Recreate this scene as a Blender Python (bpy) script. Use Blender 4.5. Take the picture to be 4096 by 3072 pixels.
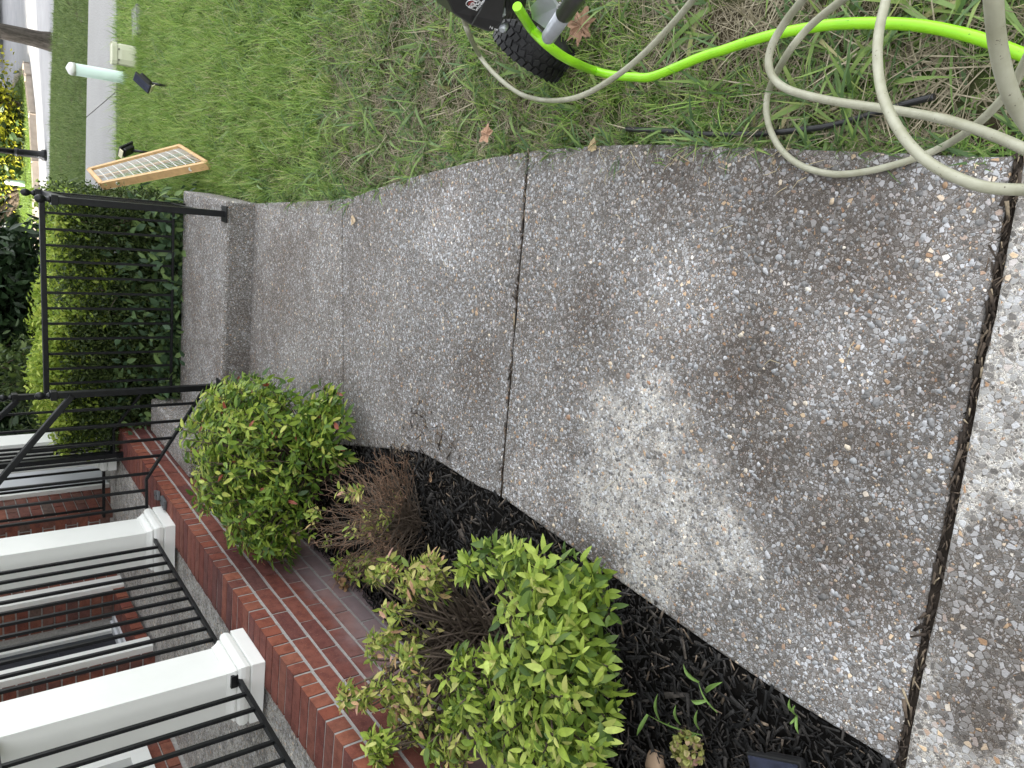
import bpy, bmesh, math, random
import numpy as np
from mathutils import Matrix, Vector, Euler
random.seed(7); rng = np.random.default_rng(7)
for o in list(bpy.data.objects): bpy.data.objects.remove(o)
SC = bpy.context.scene
COL = SC.collection

# ------------------------------------------------------------ camera
F_PX = 3050.0; CX, CY = 1536.0, 2048.0; CAM_H = 1.46
_n = np.array([254.0, -3950.0, -F_PX]); UPc = -_n / np.linalg.norm(_n)
_fw = np.array([0, 0, -1.0]); FWc = _fw - _fw.dot(UPc) * UPc; FWc /= np.linalg.norm(FWc)
RTc = np.cross(FWc, UPc)
MW = np.stack([RTc, FWc, UPc])           # upright photo camera -> world
cam_d = bpy.data.cameras.new('camera'); cam = bpy.data.objects.new('camera', cam_d); COL.objects.link(cam)
upx = MW @ np.array([1., 0, 0]); upy = MW @ np.array([0, 1., 0]); upz = MW @ np.array([0, 0, 1.])
# the photograph was taken with the phone held upright and saved on its side
cx, cy, cz = -upy, upx, upz
cam.matrix_world = Matrix(((cx[0], cy[0], cz[0], 0), (cx[1], cy[1], cz[1], 0), (cx[2], cy[2], cz[2], CAM_H), (0, 0, 0, 1)))
cam_d.sensor_width = 36; cam_d.sensor_fit = 'HORIZONTAL'; cam_d.lens = 36 * F_PX / 4096
cam_d.clip_start = 0.02; cam_d.clip_end = 400
SC.camera = cam

# ------------------------------------------------------------ house axes
A0 = np.array([-0.7719, 3.3641]); T = np.array([.29504, .95548]); N = np.array([.95548, -.29504])
def Hs(s, d, z=0.):
    q = A0 + T * s + N * d
    return (q[0], q[1], z)
HROT = math.atan2(T[1], T[0])            # local x along the wall
# ------------------------------------------------------------ light
SUN_EL = math.radians(24)
sd = -N * 1.0 - T * 0.30                  # towards the sun (behind the house)
sd = sd / np.linalg.norm(sd)
SUN_AZ = math.atan2(sd[0], sd[1])
w = bpy.data.worlds.new('World'); SC.world = w; w.use_nodes = True
nt = w.node_tree; nt.nodes.clear()
sky = nt.nodes.new('ShaderNodeTexSky'); sky.sky_type = 'NISHITA'; sky.sun_disc = False
sky.sun_elevation = SUN_EL; sky.sun_rotation = SUN_AZ
sky.dust_density = 3.0; sky.air_density = 1.0; sky.ozone_density = 1.0
hs = nt.nodes.new('ShaderNodeHueSaturation'); hs.inputs['Saturation'].default_value = 0.14
bg = nt.nodes.new('ShaderNodeBackground'); bg.inputs['Strength'].default_value = 0.15
wo = nt.nodes.new('ShaderNodeOutputWorld')
nt.links.new(sky.outputs[0], hs.inputs['Color']); nt.links.new(hs.outputs[0], bg.inputs[0]); nt.links.new(bg.outputs[0], wo.inputs[0])
sl = bpy.data.lights.new('sun', 'SUN'); sl.energy = 3.2; sl.angle = math.radians(0.55); sl.color = (1, .90, .74)
so = bpy.data.objects.new('sun', sl); COL.objects.link(so)
sv = Vector((sd[0] * math.cos(SUN_EL), sd[1] * math.cos(SUN_EL), math.sin(SUN_EL)))
so.rotation_euler = sv.to_track_quat('Z', 'Y').to_euler(); so.location = (0, 0, 20)
SC.view_settings.view_transform = 'Standard'; SC.view_settings.look = 'None'
SC.view_settings.exposure = 2.7; SC.view_settings.gamma = 1
SC.view_settings.use_curve_mapping = False
SC.render.engine = 'CYCLES'
SC.cycles.max_bounces = 6; SC.cycles.transparent_max_bounces = 4

# ------------------------------------------------------------ helpers
def ray(x, y):
    return MW @ np.array([(3072 - y) - CX, -(x - CY), -F_PX])
def P(x, y, z=0.):
    d = ray(x, y); t = (z - CAM_H) / d[2]
    return np.array([d[0] * t, d[1] * t, z])
def depth(q): return -(MW.T @ (np.array(q, dtype=float) - np.array([0, 0, CAM_H])))[2]
def PD(x, y, dist, zmin=0.012):
    "point at a distance from the camera, never under the ground"
    d = ray(x, y); d = d / np.linalg.norm(d); q = np.array([0, 0, CAM_H]) + d * dist
    if q[2] < zmin: return P(x, y, zmin)
    return q
def tag(o, label=None, cat=None, group=None, kind=None):
    if label: o['label'] = label
    if cat: o['category'] = cat
    if group: o['group'] = group
    if kind: o['kind'] = kind
    return o
def empty(name, loc=(0, 0, 0), rz=0., label=None, cat=None, group=None):
    o = bpy.data.objects.new(name, None); COL.objects.link(o); o.location = loc; o.rotation_euler = (0, 0, rz)
    o.empty_display_size = .1
    return tag(o, label, cat, group)
def link(name, me, mat=None, parent=None):
    o = bpy.data.objects.new(name, me); COL.objects.link(o)
    if mat and not me.materials: me.materials.append(mat)
    if parent: o.parent = parent
    return o
def mesh_np(name, V, Fs, mat=None, tint=None, smooth=False, parent=None, mi=None):
    me = bpy.data.meshes.new(name)
    V = np.asarray(V, dtype=np.float64)
    if isinstance(Fs, np.ndarray):
        k = Fs.shape[1]; n = len(Fs)
        me.vertices.add(len(V)); me.vertices.foreach_set('co', V.ravel())
        me.loops.add(n * k); me.loops.foreach_set('vertex_index', Fs.ravel().astype(np.int32))
        me.polygons.add(n); me.polygons.foreach_set('loop_start', np.arange(0, n * k, k, dtype=np.int32))
        me.update(calc_edges=True); me.validate()
    else:
        me.from_pydata([tuple(v) for v in V], [], Fs); me.update()
    if tint is not None:
        a = me.attributes.new('tint', 'FLOAT', 'POINT'); a.data.foreach_set('value', np.asarray(tint, dtype=np.float32))
    if smooth: me.polygons.foreach_set('use_smooth', np.ones(len(me.polygons), dtype=bool))
    if mat: me.materials.append(mat)
    if parent is False: return me
    return link(name, me, None, parent)
class MB:
    "collects simple solids into one mesh"
    def __init__(s): s.bm = bmesh.new()
    def box(s, c, size, R=None, bev=0.0):
        r = bmesh.ops.create_cube(s.bm, size=1.0); vs = r['verts']
        for v in vs:
            p = Vector((v.co.x * size[0], v.co.y * size[1], v.co.z * size[2]))
            if R is not None: p = R @ p
            v.co = p + Vector(c)
        if bev > 0:
            es = set(e for v in vs for e in v.link_edges)
            bmesh.ops.bevel(s.bm, geom=list(es), offset=bev, segments=2, affect='EDGES', profile=.6)
        return s
    def bar(s, a, b, w, h=None, bev=0.0, up=(0, 0, 1)):
        a = Vector(a); b = Vector(b); d = b - a; L = d.length; x = d.normalized()
        u = Vector(up)
        if abs(x.dot(u)) > .98: u = Vector((T[0], T[1], 0))
        y = u.cross(x).normalized(); z = x.cross(y)
        R = Matrix((x, y, z)).transposed()
        return s.box((a + b) / 2, (L, w, h or w), R, bev)
    def lathe(s, c, prof, seg=20, R=None, square=False):
        rows = []
        for r, z in prof:
            row = []
            for i in range(seg):
                a = 2 * math.pi * i / seg
                p = Vector((r * math.cos(a), r * math.sin(a), z))
                if R is not None: p = R @ p
                row.append(s.bm.verts.new(p + Vector(c)))
            rows.append(row)
        for a, b in zip(rows, rows[1:]):
            for i in range(seg):
                f = s.bm.faces.new((a[i], a[(i + 1) % seg], b[(i + 1) % seg], b[i])); f.smooth = True
        for row, flip in ((rows[0], True), (rows[-1], False)):
            s.bm.faces.new(row[::-1] if flip else row)
        return s
    def sqprof(s, prof, R=None, c=(0, 0, 0)):
        "square section stack: (half size, z)"
        rows = []
        for r, z in prof:
            row = []
            for sx, sy in ((-1, -1), (1, -1), (1, 1), (-1, 1)):
                p = Vector((sx * r, sy * r, z))
                if R is not None: p = R @ p
                row.append(s.bm.verts.new(p + Vector(c)))
            rows.append(row)
        for a, b in zip(rows, rows[1:]):
            for i in range(4): s.bm.faces.new((a[i], a[(i + 1) % 4], b[(i + 1) % 4], b[i]))
        s.bm.faces.new(rows[0][::-1]); s.bm.faces.new(rows[-1])
        return s
    def tube(s, pts, r, seg=10, cap=True):
        pts = [Vector(p) for p in pts]; rows = []
        rr = r if hasattr(r, '__len__') else [r] * len(pts)
        up = Vector((0, 0, 1)); prev = None
        for i, p in enumerate(pts):
            t = (pts[min(i + 1, len(pts) - 1)] - pts[max(i - 1, 0)])
            if t.length < 1e-9: t = Vector((0, 0, 1))
            t.normalize()
            if prev is None:
                a = up if abs(t.dot(up)) < .95 else Vector((1, 0, 0))
                n1 = (a - t * a.dot(t)).normalized()
            else:
                n1 = (prev - t * prev.dot(t)); n1 = n1.normalized() if n1.length > 1e-6 else prev
            prev = n1; n2 = t.cross(n1)
            rows.append([s.bm.verts.new(p + (n1 * math.cos(2 * math.pi * k / seg) + n2 * math.sin(2 * math.pi * k / seg)) * rr[i]) for k in range(seg)])
        for a, b in zip(rows, rows[1:]):
            for k in range(seg):
                f = s.bm.faces.new((a[k], a[(k + 1) % seg], b[(k + 1) % seg], b[k])); f.smooth = True
        if cap:
            s.bm.faces.new(rows[0][::-1]); s.bm.faces.new(rows[-1])
        return s
    def prism(s, poly, z0, z1):
        a = [s.bm.verts.new((p[0], p[1], z0)) for p in poly]; b = [s.bm.verts.new((p[0], p[1], z1)) for p in poly]
        n = len(poly); s.bm.faces.new(a[::-1]); s.bm.faces.new(b)
        for i in range(n): s.bm.faces.new((a[i], a[(i + 1) % n], b[(i + 1) % n], b[i]))
        return s
    def build(s, name, mat, parent=None):
        bmesh.ops.recalc_face_normals(s.bm, faces=s.bm.faces)
        me = bpy.data.meshes.new(name); s.bm.to_mesh(me); s.bm.free()
        return link(name, me, mat, parent)
def catmull(pts, n=8):
    pts = [np.array(p, dtype=float) for p in pts]; pts = [2 * pts[0] - pts[1]] + pts + [2 * pts[-1] - pts[-2]]
    out = []
    for i in range(1, len(pts) - 2):
        p0, p1, p2, p3 = pts[i - 1:i + 3]
        for k in range(n):
            t = k / n
            out.append(.5 * ((2 * p1) + (-p0 + p2) * t + (2 * p0 - 5 * p1 + 4 * p2 - p3) * t * t + (-p0 + 3 * p1 - 3 * p2 + p3) * t ** 3))
    out.append(pts[-2]); return out

# ------------------------------------------------------------ materials
class MT:
    def __init__(s, name, rough=.6, spec=.5, metal=0.0):
        s.m = bpy.data.materials.new(name); s.m.use_nodes = True; s.t = s.m.node_tree; s.n = s.t.nodes
        s.b = s.n['Principled BSDF']; s.out = s.n['Material Output']
        s.b.inputs['Roughness'].default_value = rough; s.b.inputs['Metallic'].default_value = metal
        s.b.inputs['Specular IOR Level'].default_value = spec
    def new(s, t, **k):
        n = s.n.new(t)
        for a, v in k.items():
            if a in n.inputs: n.inputs[a].default_value = v
            else: setattr(n, a, v)
        return n
    def L(s, a, b): s.t.links.new(a, b)
    def coord(s, obj=False):
        if obj: return s.new('ShaderNodeTexCoord').outputs['Object']
        return s.new('ShaderNodeNewGeometry').outputs['Position']
    def noise(s, scale, detail=3, rough=.55, co=None, out='Fac', dist=0.):
        n = s.new('ShaderNodeTexNoise'); n.inputs['Scale'].default_value = scale; n.inputs['Detail'].default_value = detail
        n.inputs['Roughness'].default_value = rough; n.inputs['Distortion'].default_value = dist
        if co is not None: s.L(co, n.inputs['Vector'])
        return n.outputs[out]
    def ramp(s, fac, stops, interp='LINEAR'):
        r = s.new('ShaderNodeValToRGB'); r.color_ramp.interpolation = interp
        e = r.color_ramp.elements
        while len(e) < len(stops): e.new(.5)
        for i, (p, c) in enumerate(stops):
            e[i].position = p; e[i].color = (*c, 1) if len(c) == 3 else c
        s.L(fac, r.inputs[0]); return r.outputs[0]
    def mix(s, fac, a, b, mode='MIX'):
        m = s.new('ShaderNodeMix', data_type='RGBA', blend_type=mode)
        for v, i in ((fac, 0), (a, 6), (b, 7)):
            if hasattr(v, 'is_linked') or isinstance(v, bpy.types.NodeSocket): s.L(v, m.inputs[i])
            elif i == 0: m.inputs[0].default_value = v
            else: m.inputs[i].default_value = (*v, 1)
        return m.outputs[2]
    def math(s, op, a, b=None, clamp=False):
        m = s.new('ShaderNodeMath', operation=op, use_clamp=clamp)
        for i, v in enumerate((a, b)):
            if v is None: continue
            if isinstance(v, bpy.types.NodeSocket): s.L(v, m.inputs[i])
            else: m.inputs[i].default_value = v
        return m.outputs[0]
    def mapr(s, v, a, b, c=0., d=1.):
        m = s.new('ShaderNodeMapRange'); m.interpolation_type = 'SMOOTHSTEP'
        s.L(v, m.inputs[0]); m.inputs[1].default_value = a; m.inputs[2].default_value = b; m.inputs[3].default_value = c; m.inputs[4].default_value = d
        return m.outputs[0]
    def bump(s, h, strength=.4, dist=.002, prev=None):
        b = s.new('ShaderNodeBump'); b.inputs['Strength'].default_value = strength; b.inputs['Distance'].default_value = dist
        s.L(h, b.inputs['Height'])
        if prev is not None: s.L(prev, b.inputs['Normal'])
        s.L(b.outputs[0], s.b.inputs['Normal']); return b.outputs[0]
    def col(s, c):
        if isinstance(c, bpy.types.NodeSocket): s.L(c, s.b.inputs['Base Color'])
        else: s.b.inputs['Base Color'].default_value = (*c, 1)
        return s
def plain(name, c, rough=.5, spec=.5, metal=0., var=.12, scale=12, bump=0., bs=200, obj=False):
    m = MT(name, rough, spec, metal); co = m.coord(obj)
    f = m.noise(scale, 5, .6, co)
    lo = tuple(max(0, x * (1 - var)) for x in c); hi = tuple(min(1, x * (1 + var)) for x in c)
    m.col(m.ramp(f, [(.3, lo), (.7, hi)]))
    if bump: m.bump(m.noise(bs, 3, .5, co), bump, .001)
    return m.m

def aggregate(name, dirty=1.0, warm=0.0, clean_spots=(), fine=1.0, stains=(), light=1.0, darks=(), lights=()):
    m = MT(name, .82, .35); co = m.coord()
    def vor(scale, feat, seed=0.):
        mp = m.new('ShaderNodeMapping'); mp.inputs['Location'].default_value = (seed, seed * 1.7, 0); mp.inputs['Rotation'].default_value = (0, 0, seed)
        m.L(co, mp.inputs['Vector'])
        v = m.new('ShaderNodeTexVoronoi'); v.feature = feat; v.inputs['Scale'].default_value = scale; m.L(mp.outputs[0], v.inputs['Vector']); return v
    # distort lookup so stones are irregular
    a, ae = vor(95 * fine, 'F1', .3), vor(95 * fine, 'DISTANCE_TO_EDGE', .3)
    b, be = vor(190 * fine, 'F1', 1.1), vor(190 * fine, 'DISTANCE_TO_EDGE', 1.1)
    sepA = m.new('ShaderNodeSeparateColor'); m.L(a.outputs['Color'], sepA.inputs[0])
    sepB = m.new('ShaderNodeSeparateColor'); m.L(b.outputs['Color'], sepB.inputs[0])
    stops = [(0, (.085, .08, .075)), (.3, (.17, .163, .155)), (.62, (.28, .28, .28)), (.90, (.42, .43, .45)), (.955, (.28, .17, .10)), (.975, (.50, .38, .25)), (1, (.62, .60, .56))]
    cA = m.ramp(sepA.outputs[0], stops); cB = m.ramp(sepB.outputs[0], stops)
    big = m.math('GREATER_THAN', sepA.outputs[1], .42)
    edgeA = m.mapr(ae.outputs['Distance'], .04, .16); edgeB = m.mapr(be.outputs['Distance'], .05, .2)
    grit = m.noise(900, 2, .7, co)
    nz = m.noise(2.2, 5, .62, co, dist=.4); nz2 = m.noise(6.5, 5, .65, co)
    # matrix colour: dirty brown film or washed pale cement
    clean = m.mapr(nz, .52, .74, 0., .35)
    for (cx_, cy_, r_) in clean_spots:
        vd = m.new('ShaderNodeVectorMath', operation='DISTANCE'); m.L(co, vd.inputs[0]); vd.inputs[1].default_value = (cx_, cy_, 0)
        dd = m.math('ADD', vd.outputs['Value'], m.math('MULTIPLY', m.math('SUBTRACT', nz2, .5), min(r_, .6) * 1.5))
        clean = m.math('MAXIMUM', clean, m.mapr(dd, r_ * .55, r_ * 1.25, 1., 0.))
    nz3 = m.noise(14, 4, .7, co)
    clean = m.math('MULTIPLY', clean, m.mapr(nz3, .34, .58, .30, 1.))
    for (cx_, cy_, r_) in stains:
        vd = m.new('ShaderNodeVectorMath', operation='DISTANCE'); m.L(co, vd.inputs[0]); vd.inputs[1].default_value = (cx_, cy_, 0)
        dd = m.math('ADD', vd.outputs['Value'], m.math('MULTIPLY', m.math('SUBTRACT', nz2, .5), r_ * .8))
        clean = m.math('MULTIPLY', clean, m.mapr(dd, r_ * .7, r_ * 1.15, 0., 1.))
    mat_d = m.ramp(grit, [(.35, (.050, .042, .036)), (.58, (.13, .115, .10)), (.68, (.48, .45, .41))])
    mat_c = m.ramp(grit, [(.35, (.12, .11, .10)), (.5, (.33, .315, .29)), (.62, (.62, .60, .56)), (.75, (.80, .78, .74))])
    matrix = m.mix(clean, mat_d, mat_c)
    c = m.mix(edgeB, matrix, cB)
    keepB = m.math('GREATER_THAN', sepB.outputs[1], .15)
    c = m.mix(m.math('MULTIPLY', edgeB, keepB), matrix, cB)
    c = m.mix(m.math('MULTIPLY', edgeA, big), c, cA)
    film = m.mapr(m.math('ADD', m.math('MULTIPLY', nz2, .45), m.math('MULTIPLY', m.noise(1.5, 3, .5, co), .55)), .44, .60)
    dcol = m.mix(film, (1.22, 1.20, 1.17), (.66, .58, .51))
    k = m.math('MULTIPLY', m.math('SUBTRACT', 1.0, clean), dirty)
    c = m.mix(k, c, m.mix(1.0, c, dcol, 'MULTIPLY'))
    c = m.mix(m.math('MULTIPLY', clean, .55), c, m.mix(1.0, c, (1.78, 1.75, 1.67), 'MULTIPLY'))
    def blobs(lst, amp, out):
        acc = None
        for (cx_, cy_, r_) in lst:
            vd = m.new('ShaderNodeVectorMath', operation='DISTANCE'); m.L(co, vd.inputs[0]); vd.inputs[1].default_value = (cx_, cy_, 0)
            dd = m.math('ADD', vd.outputs['Value'], m.math('MULTIPLY', m.math('SUBTRACT', m.math('ADD', m.math('MULTIPLY', nz2, .6), m.math('MULTIPLY', nz3, .4)), .5), r_ * 3.4)); f_ = m.mapr(dd, r_ * .3, r_ * 1.6, amp, 0.)
            acc = f_ if acc is None else m.math('MAXIMUM', acc, f_)
        return m.mix(acc, c, m.mix(1., c, out, 'MULTIPLY'))
    if darks: c = blobs(darks, .8, (.56, .515, .48))
    if lights: c = blobs(lights, .8, (1.5, 1.51, 1.53))
    if light != 1: c = m.mix(1., c, (light, light, light), 'MULTIPLY')
    if warm: c = m.mix(warm, c, m.mix(1., c, (.85, .74, .6), 'MULTIPLY'))
    m.col(c)
    c = m.mix(m.math('MULTIPLY', m.math('SUBTRACT', 1.0, m.mapr(ae.outputs['Distance'], .0, .05)), .55), c, (.05, .043, .037)); m.col(c)
    h = m.math('ADD', m.math('MULTIPLY', edgeB, .5), m.math('MULTIPLY', m.math('MULTIPLY', edgeA, big), .9))
    m.bump(m.math('ADD', h, m.math('MULTIPLY', grit, .5)), .55, .0022)
    return m.m

def tinted(name, stops, rough=.55, spec=.35, transl=0., rnd=False, mottle=0.15, msc=60, bump=0., posvar=None):
    m = MT(name, rough, spec)
    if rnd: fac = m.new('ShaderNodeObjectInfo').outputs['Random']
    else:
        a = m.new('ShaderNodeAttribute'); a.attribute_name = 'tint'; fac = a.outputs['Fac']
    co = m.coord(True)
    if rnd is None: pass
    c = m.ramp(fac, stops)
    if mottle:
        f = m.noise(msc, 3, .6, co); f = m.mapr(f, .3, .7, 1 - mottle, 1 + mottle)
        mm = m.new('ShaderNodeVectorMath', operation='SCALE'); m.L(c, mm.inputs[0]); m.L(f, mm.inputs['Scale']); c = mm.outputs[0]
    m.col(c)
    if bump: m.bump(m.noise(msc * 3, 3, .6, co), bump, .001)
    if transl:
        t = m.new('ShaderNodeBsdfTranslucent'); m.L(c, t.inputs['Color'])
        x = m.new('ShaderNodeMixShader'); x.inputs[0].default_value = transl
        m.L(m.b.outputs[0], x.inputs[1]); m.L(t.outputs[0], x.inputs[2]); m.L(x.outputs[0], m.out.inputs['Surface'])
    return m.m

sp = [tuple(P(x_, y_)[:2]) + (r_,) for x_, y_, r_ in ((2540, 1760, .19), (2680, 2000, .17), (2450, 1980, .15), (2880, 2180, .12), (2600, 2260, .13))]
dk = [tuple(P(x_, y_)[:2]) + (r_,) for x_, y_, r_ in ((3120, 800, .17), (3450, 1050, .12), (2700, 640, .14), (3020, 1500, .13), (3060, 1850, .10), (3350, 2250, .13), (3420, 1780, .09), (2350, 2330, .12), (3700, 1500, .07), (1900, 1500, .12), (2350, 1250, .10))]
lt_ = [tuple(P(x_, y_)[:2]) + (r_,) for x_, y_, r_ in ((3330, 1350, .14), (2700, 1250, .16), (3600, 1150, .10), (2150, 1950, .14), (3450, 2650, .16), (1780, 900, .16), (3800, 1000, .12))]
M = {}
M['agg'] = aggregate('exposed_aggregate', .45, 0., sp, 1.12, (), 1.14, dk, lt_)
_a, _b, _c, _d = P(3980, 2450), P(3900, 2850), P(4060, 2200), P(4200, 2500)
M['agg_clean'] = aggregate('exposed_aggregate_washed', .75, 0., [(-.45, .5, .7), (-.1, .5, .5), (.3, .4, .4)], .92, [(_a[0], _a[1], .15), (_b[0], _b[1], .08), (_c[0], _c[1], .08), (_d[0], _d[1], .18)], 1.12)
M['agg_porch'] = aggregate('exposed_aggregate_porch', .1, 0., [(-.9, 4.2, 3.)], 1.0)
M['agg_far'] = aggregate('exposed_aggregate_fine', .6, .0, (), 1.15, (), 1.20)
M['joint'] = plain('joint_dirt', (.03, .024, .019), .95, .1, var=.5, scale=60)
M['white'] = plain('white_paint', (.70, .705, .68), .35, .5, var=.035, scale=5)
M['greyp'] = plain('grey_paint', (.52, .53, .55), .45, .4, var=.05, scale=4)
M['iron'] = plain('black_iron', (.0045, .005, .006), .42, .32, var=.6, scale=30, bump=.25, bs=260)
M['door'] = plain('charcoal_door_paint', (.022, .025, .032), .42, .5, var=.25, scale=20)
M['mortar'] = plain('mortar', (.31, .30, .285), .95, .2, var=.2, scale=60, bump=.6, bs=400)

def brick_mat(name, stops, dust=0.0):
    m = MT(name, .85, .25); oi = m.new('ShaderNodeObjectInfo').outputs['Random']; at = m.new('ShaderNodeAttribute'); at.attribute_name = 'tint'
    fac = m.math('FRACT', m.math('ADD', oi, at.outputs['Fac']))
    c = m.ramp(fac, stops); co = m.coord()
    n1 = m.noise(26, 5, .65, co); n2 = m.noise(140, 4, .7, co)
    c = m.mix(m.mapr(n1, .35, .7, 0., .8), c, m.mix(1., c, (.55, .5, .52), 'MULTIPLY'))
    c = m.mix(m.mapr(n2, .55, .8, 0., .45), c, (.42, .16, .08))
    c = m.mix(m.mapr(m.noise(300, 2, .6, co), .64, .75, 0., .35), c, (.4, .33, .3))
    if dust:
        sx = m.new('ShaderNodeSeparateXYZ'); m.L(co, sx.inputs[0])
        k = m.mapr(m.math('ADD', sx.outputs[2], m.math('MULTIPLY', m.math('SUBTRACT', m.noise(5, 4, .6, co), .5), .35)), .02, .30, dust, 0.)
        c = m.mix(k, c, (.30, .26, .27))
    m.col(c); m.bump(m.math('ADD', m.math('MULTIPLY', n2, .6), m.noise(520, 3, .7, co)), .6, .002)
    return m.m
M['brick'] = brick_mat('red_brick', [(0, (.15, .048, .037)), (.3, (.19, .065, .046)), (.6, (.125, .045, .040)), (.8, (.22, .08, .052)), (1, (.09, .042, .042))], dust=.62)
M['brick_wall'] = brick_mat('house_brick', [(0, (.17, .055, .038)), (.35, (.22, .085, .055)), (.55, (.13, .06, .05)), (.75, (.20, .07, .05)), (.88, (.12, .085, .07)), (1, (.19, .06, .04))])

GREEN_B = [(0, (.035, .08, .014)), (.2, (.08, .15, .02)), (.5, (.20, .30, .04)), (.8, (.36, .45, .075)), (.98, (.44, .47, .10)), (.988, (.26, .06, .04)), (1, (.34, .12, .08))]
GREEN_L = [(0, (.05, .10, .02)), (.25, (.14, .22, .035)), (.55, (.31, .42, .06)), (.88, (.46, .55, .12)), (.97, (.52, .52, .17)), (1, (.36, .28, .12))]
GREEN_Y = [(0, (.10, .16, .03)), (.3, (.26, .33, .06)), (.65, (.42, .46, .11)), (.88, (.52, .46, .18)), (.95, (.52, .30, .17)), (1, (.58, .34, .27))]
M['leafB'] = tinted('nandina_leaf', GREEN_B, .42, .4, .28); M['leafB_r'] = tinted('nandina_leaf_single', GREEN_B, .42, .4, .28, rnd=True)
M['leafL'] = tinted('lime_leaf', GREEN_L, .42, .4, .3); M['leafL_r'] = tinted('lime_leaf_single', GREEN_L, .42, .4, .3, rnd=True)
M['leafY'] = tinted('yellowing_leaf', GREEN_Y, .5, .35, .28); M['leafY_r'] = tinted('yellowing_leaf_single', GREEN_Y, .5, .35, .28, rnd=True)
M['stem'] = plain('bare_stem', (.11, .085, .065), .85, .2, var=.35, scale=40)
M['twig'] = plain('dead_twig', (.19, .12, .08), .9, .15, var=.4, scale=40)
M['mulch'] = tinted('dyed_mulch_chip', [(0, (.007, .007, .007)), (.45, (.019, .018, .017)), (.8, (.045, .041, .037)), (.95, (.075, .062, .05)), (1, (.20, .15, .105))], .8, .3, mottle=.4, msc=80)
M['soil'] = plain('mulch_bed', (.010, .009, .008), .95, .1, var=.5, scale=50, bump=.8, bs=150)
print('materials ok')

# ------------------------------------------------------------ ground
def smooth_noise(x, y, f=1., seed=0):
    return (np.sin(x * 1.7 * f + seed) * np.cos(y * 1.3 * f + seed * 2.1) + .5 * np.sin(x * 3.9 * f - y * 2.8 * f + seed) + .3 * np.sin(y * 7.1 * f + x * 5.3 * f + seed * .7)) / 1.8
m = MT('lawn_soil', .95, .1); co = m.coord()
c = m.ramp(m.noise(30, 6, .7, co), [(.3, (.035, .028, .018)), (.55, (.075, .060, .036)), (.75, (.15, .12, .07))])
g = m.ramp(m.noise(55, 5, .7, co), [(.35, (.03, .055, .012)), (.7, (.08, .13, .03))])
c = m.mix(m.mapr(m.noise(3.2, 4, .6, co), .34, .56), c, g); m.col(c); m.bump(m.noise(120, 5, .7, co), .9, .01); M['lawn'] = m.m
NX = 70
gx = np.concatenate([np.linspace(-200, -8, 12), np.linspace(-6, 12, 46), np.linspace(16, 200, 12)])
gy = np.concatenate([np.linspace(-150, -6, 10), np.linspace(-4, 26, 60), np.linspace(32, 250, 14)])
GX, GY = np.meshgrid(gx, gy, indexing='ij')
GZ = -.035 + .0 * GX
Vg = np.stack([GX, GY, GZ], -1).reshape(-1, 3); nx, ny = len(gx), len(gy)
ii, jj = np.meshgrid(np.arange(nx - 1), np.arange(ny - 1), indexing='ij')
Fg = np.stack([ii * ny + jj, (ii + 1) * ny + jj, (ii + 1) * ny + jj + 1, ii * ny + jj + 1], -1).reshape(-1, 4)
tag(mesh_np('ground', Vg, Fg, M['lawn']), kind='structure')

# ------------------------------------------------------------ walkway
RE = [P(4300, 560), P(4050, 625), P(3600, 612), P(3000, 590), P(2500, 578), P(2111, 606), P(1850, 655), P(1600, 722), P(1480, 762), P(1370, 796), P(1200, 806), P(1028, 812)]
LE = [P(3640, 3180), P(3602, 3075), P(3040, 2722), P(2470, 2322), P(2010, 1995), P(1900, 1940), P(1740, 1842), P(1600, 1800), np.array(Hs(.5, .42)), np.array(Hs(.9, .28)), np.array(Hs(1.195, .24))]
def smooth_line(pts, n=5): return [q for q in catmull([np.array([p[0], p[1], 0]) for p in pts], n)]
REs, LEs = smooth_line(RE), smooth_line(LE)
def edge_between(line, a, b):
    "points of an edge polyline between two world y values (increasing y)"
    ys = [p[1] for p in line]; out = []
    xa = np.interp(a, ys, [p[0] for p in line]); xb = np.interp(b, ys, [p[0] for p in line])
    out.append((xa, a)); out += [(p[0], p[1]) for p in line if a + .02 < p[1] < b - .02]; out.append((xb, b)); return out
def line_hit(line, J0, J1):
    "where edge polyline crosses the joint line"
    J0 = np.array(J0[:2]); J1 = np.array(J1[:2]); d = J1 - J0; n = np.array([-d[1], d[0]])
    for p, q in zip(line, line[1:]):
        u = np.dot(np.array(p[:2]) - J0, n); v = np.dot(np.array(q[:2]) - J0, n)
        if u * v <= 0 and u != v:
            k = u / (u - v); return np.array(p[:2]) * (1 - k) + np.array(q[:2]) * k
    return None
joints = [(P(4046, 796), P(3602, 3037), .018), (P(2111, 611), P(2000, 1991), .011), (P(1367, 797), P(1372, 1600), .009)]
walk = empty('walkway'); tag(walk, kind='structure')
def slab(name, poly, z0, z1, mat, bev=.008, parent=None):
    mb = MB(); mb.prism(poly, z0, z1); o = mb.build(name, mat, parent)
    b = o.modifiers.new('b', 'BEVEL'); b.width = bev; b.segments = 3; b.limit_method = 'ANGLE'; b.angle_limit = math.radians(40)
    return o
def off(p, d): return (p[0] + d[0], p[1] + d[1])
cuts = []
for J0, J1, gw in joints:
    r = line_hit(REs, J0, J1); l = line_hit(LEs, J0, J1)
    if r is None: r = np.array(J0[:2])
    if l is None: l = np.array(J1[:2])
    cuts.append((r, l, gw))
end_r = np.array(Hs(1.197, 1.545)[:2]); end_l = np.array(Hs(1.197, .24)[:2])
allc = cuts + [(end_r, end_l, .006)]
def ord_edge(line, p, q):
    ys = [v[1] for v in line]
    return [(v[0], v[1]) for v in line if p[1] + .03 < v[1] < q[1] - .03]
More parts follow.
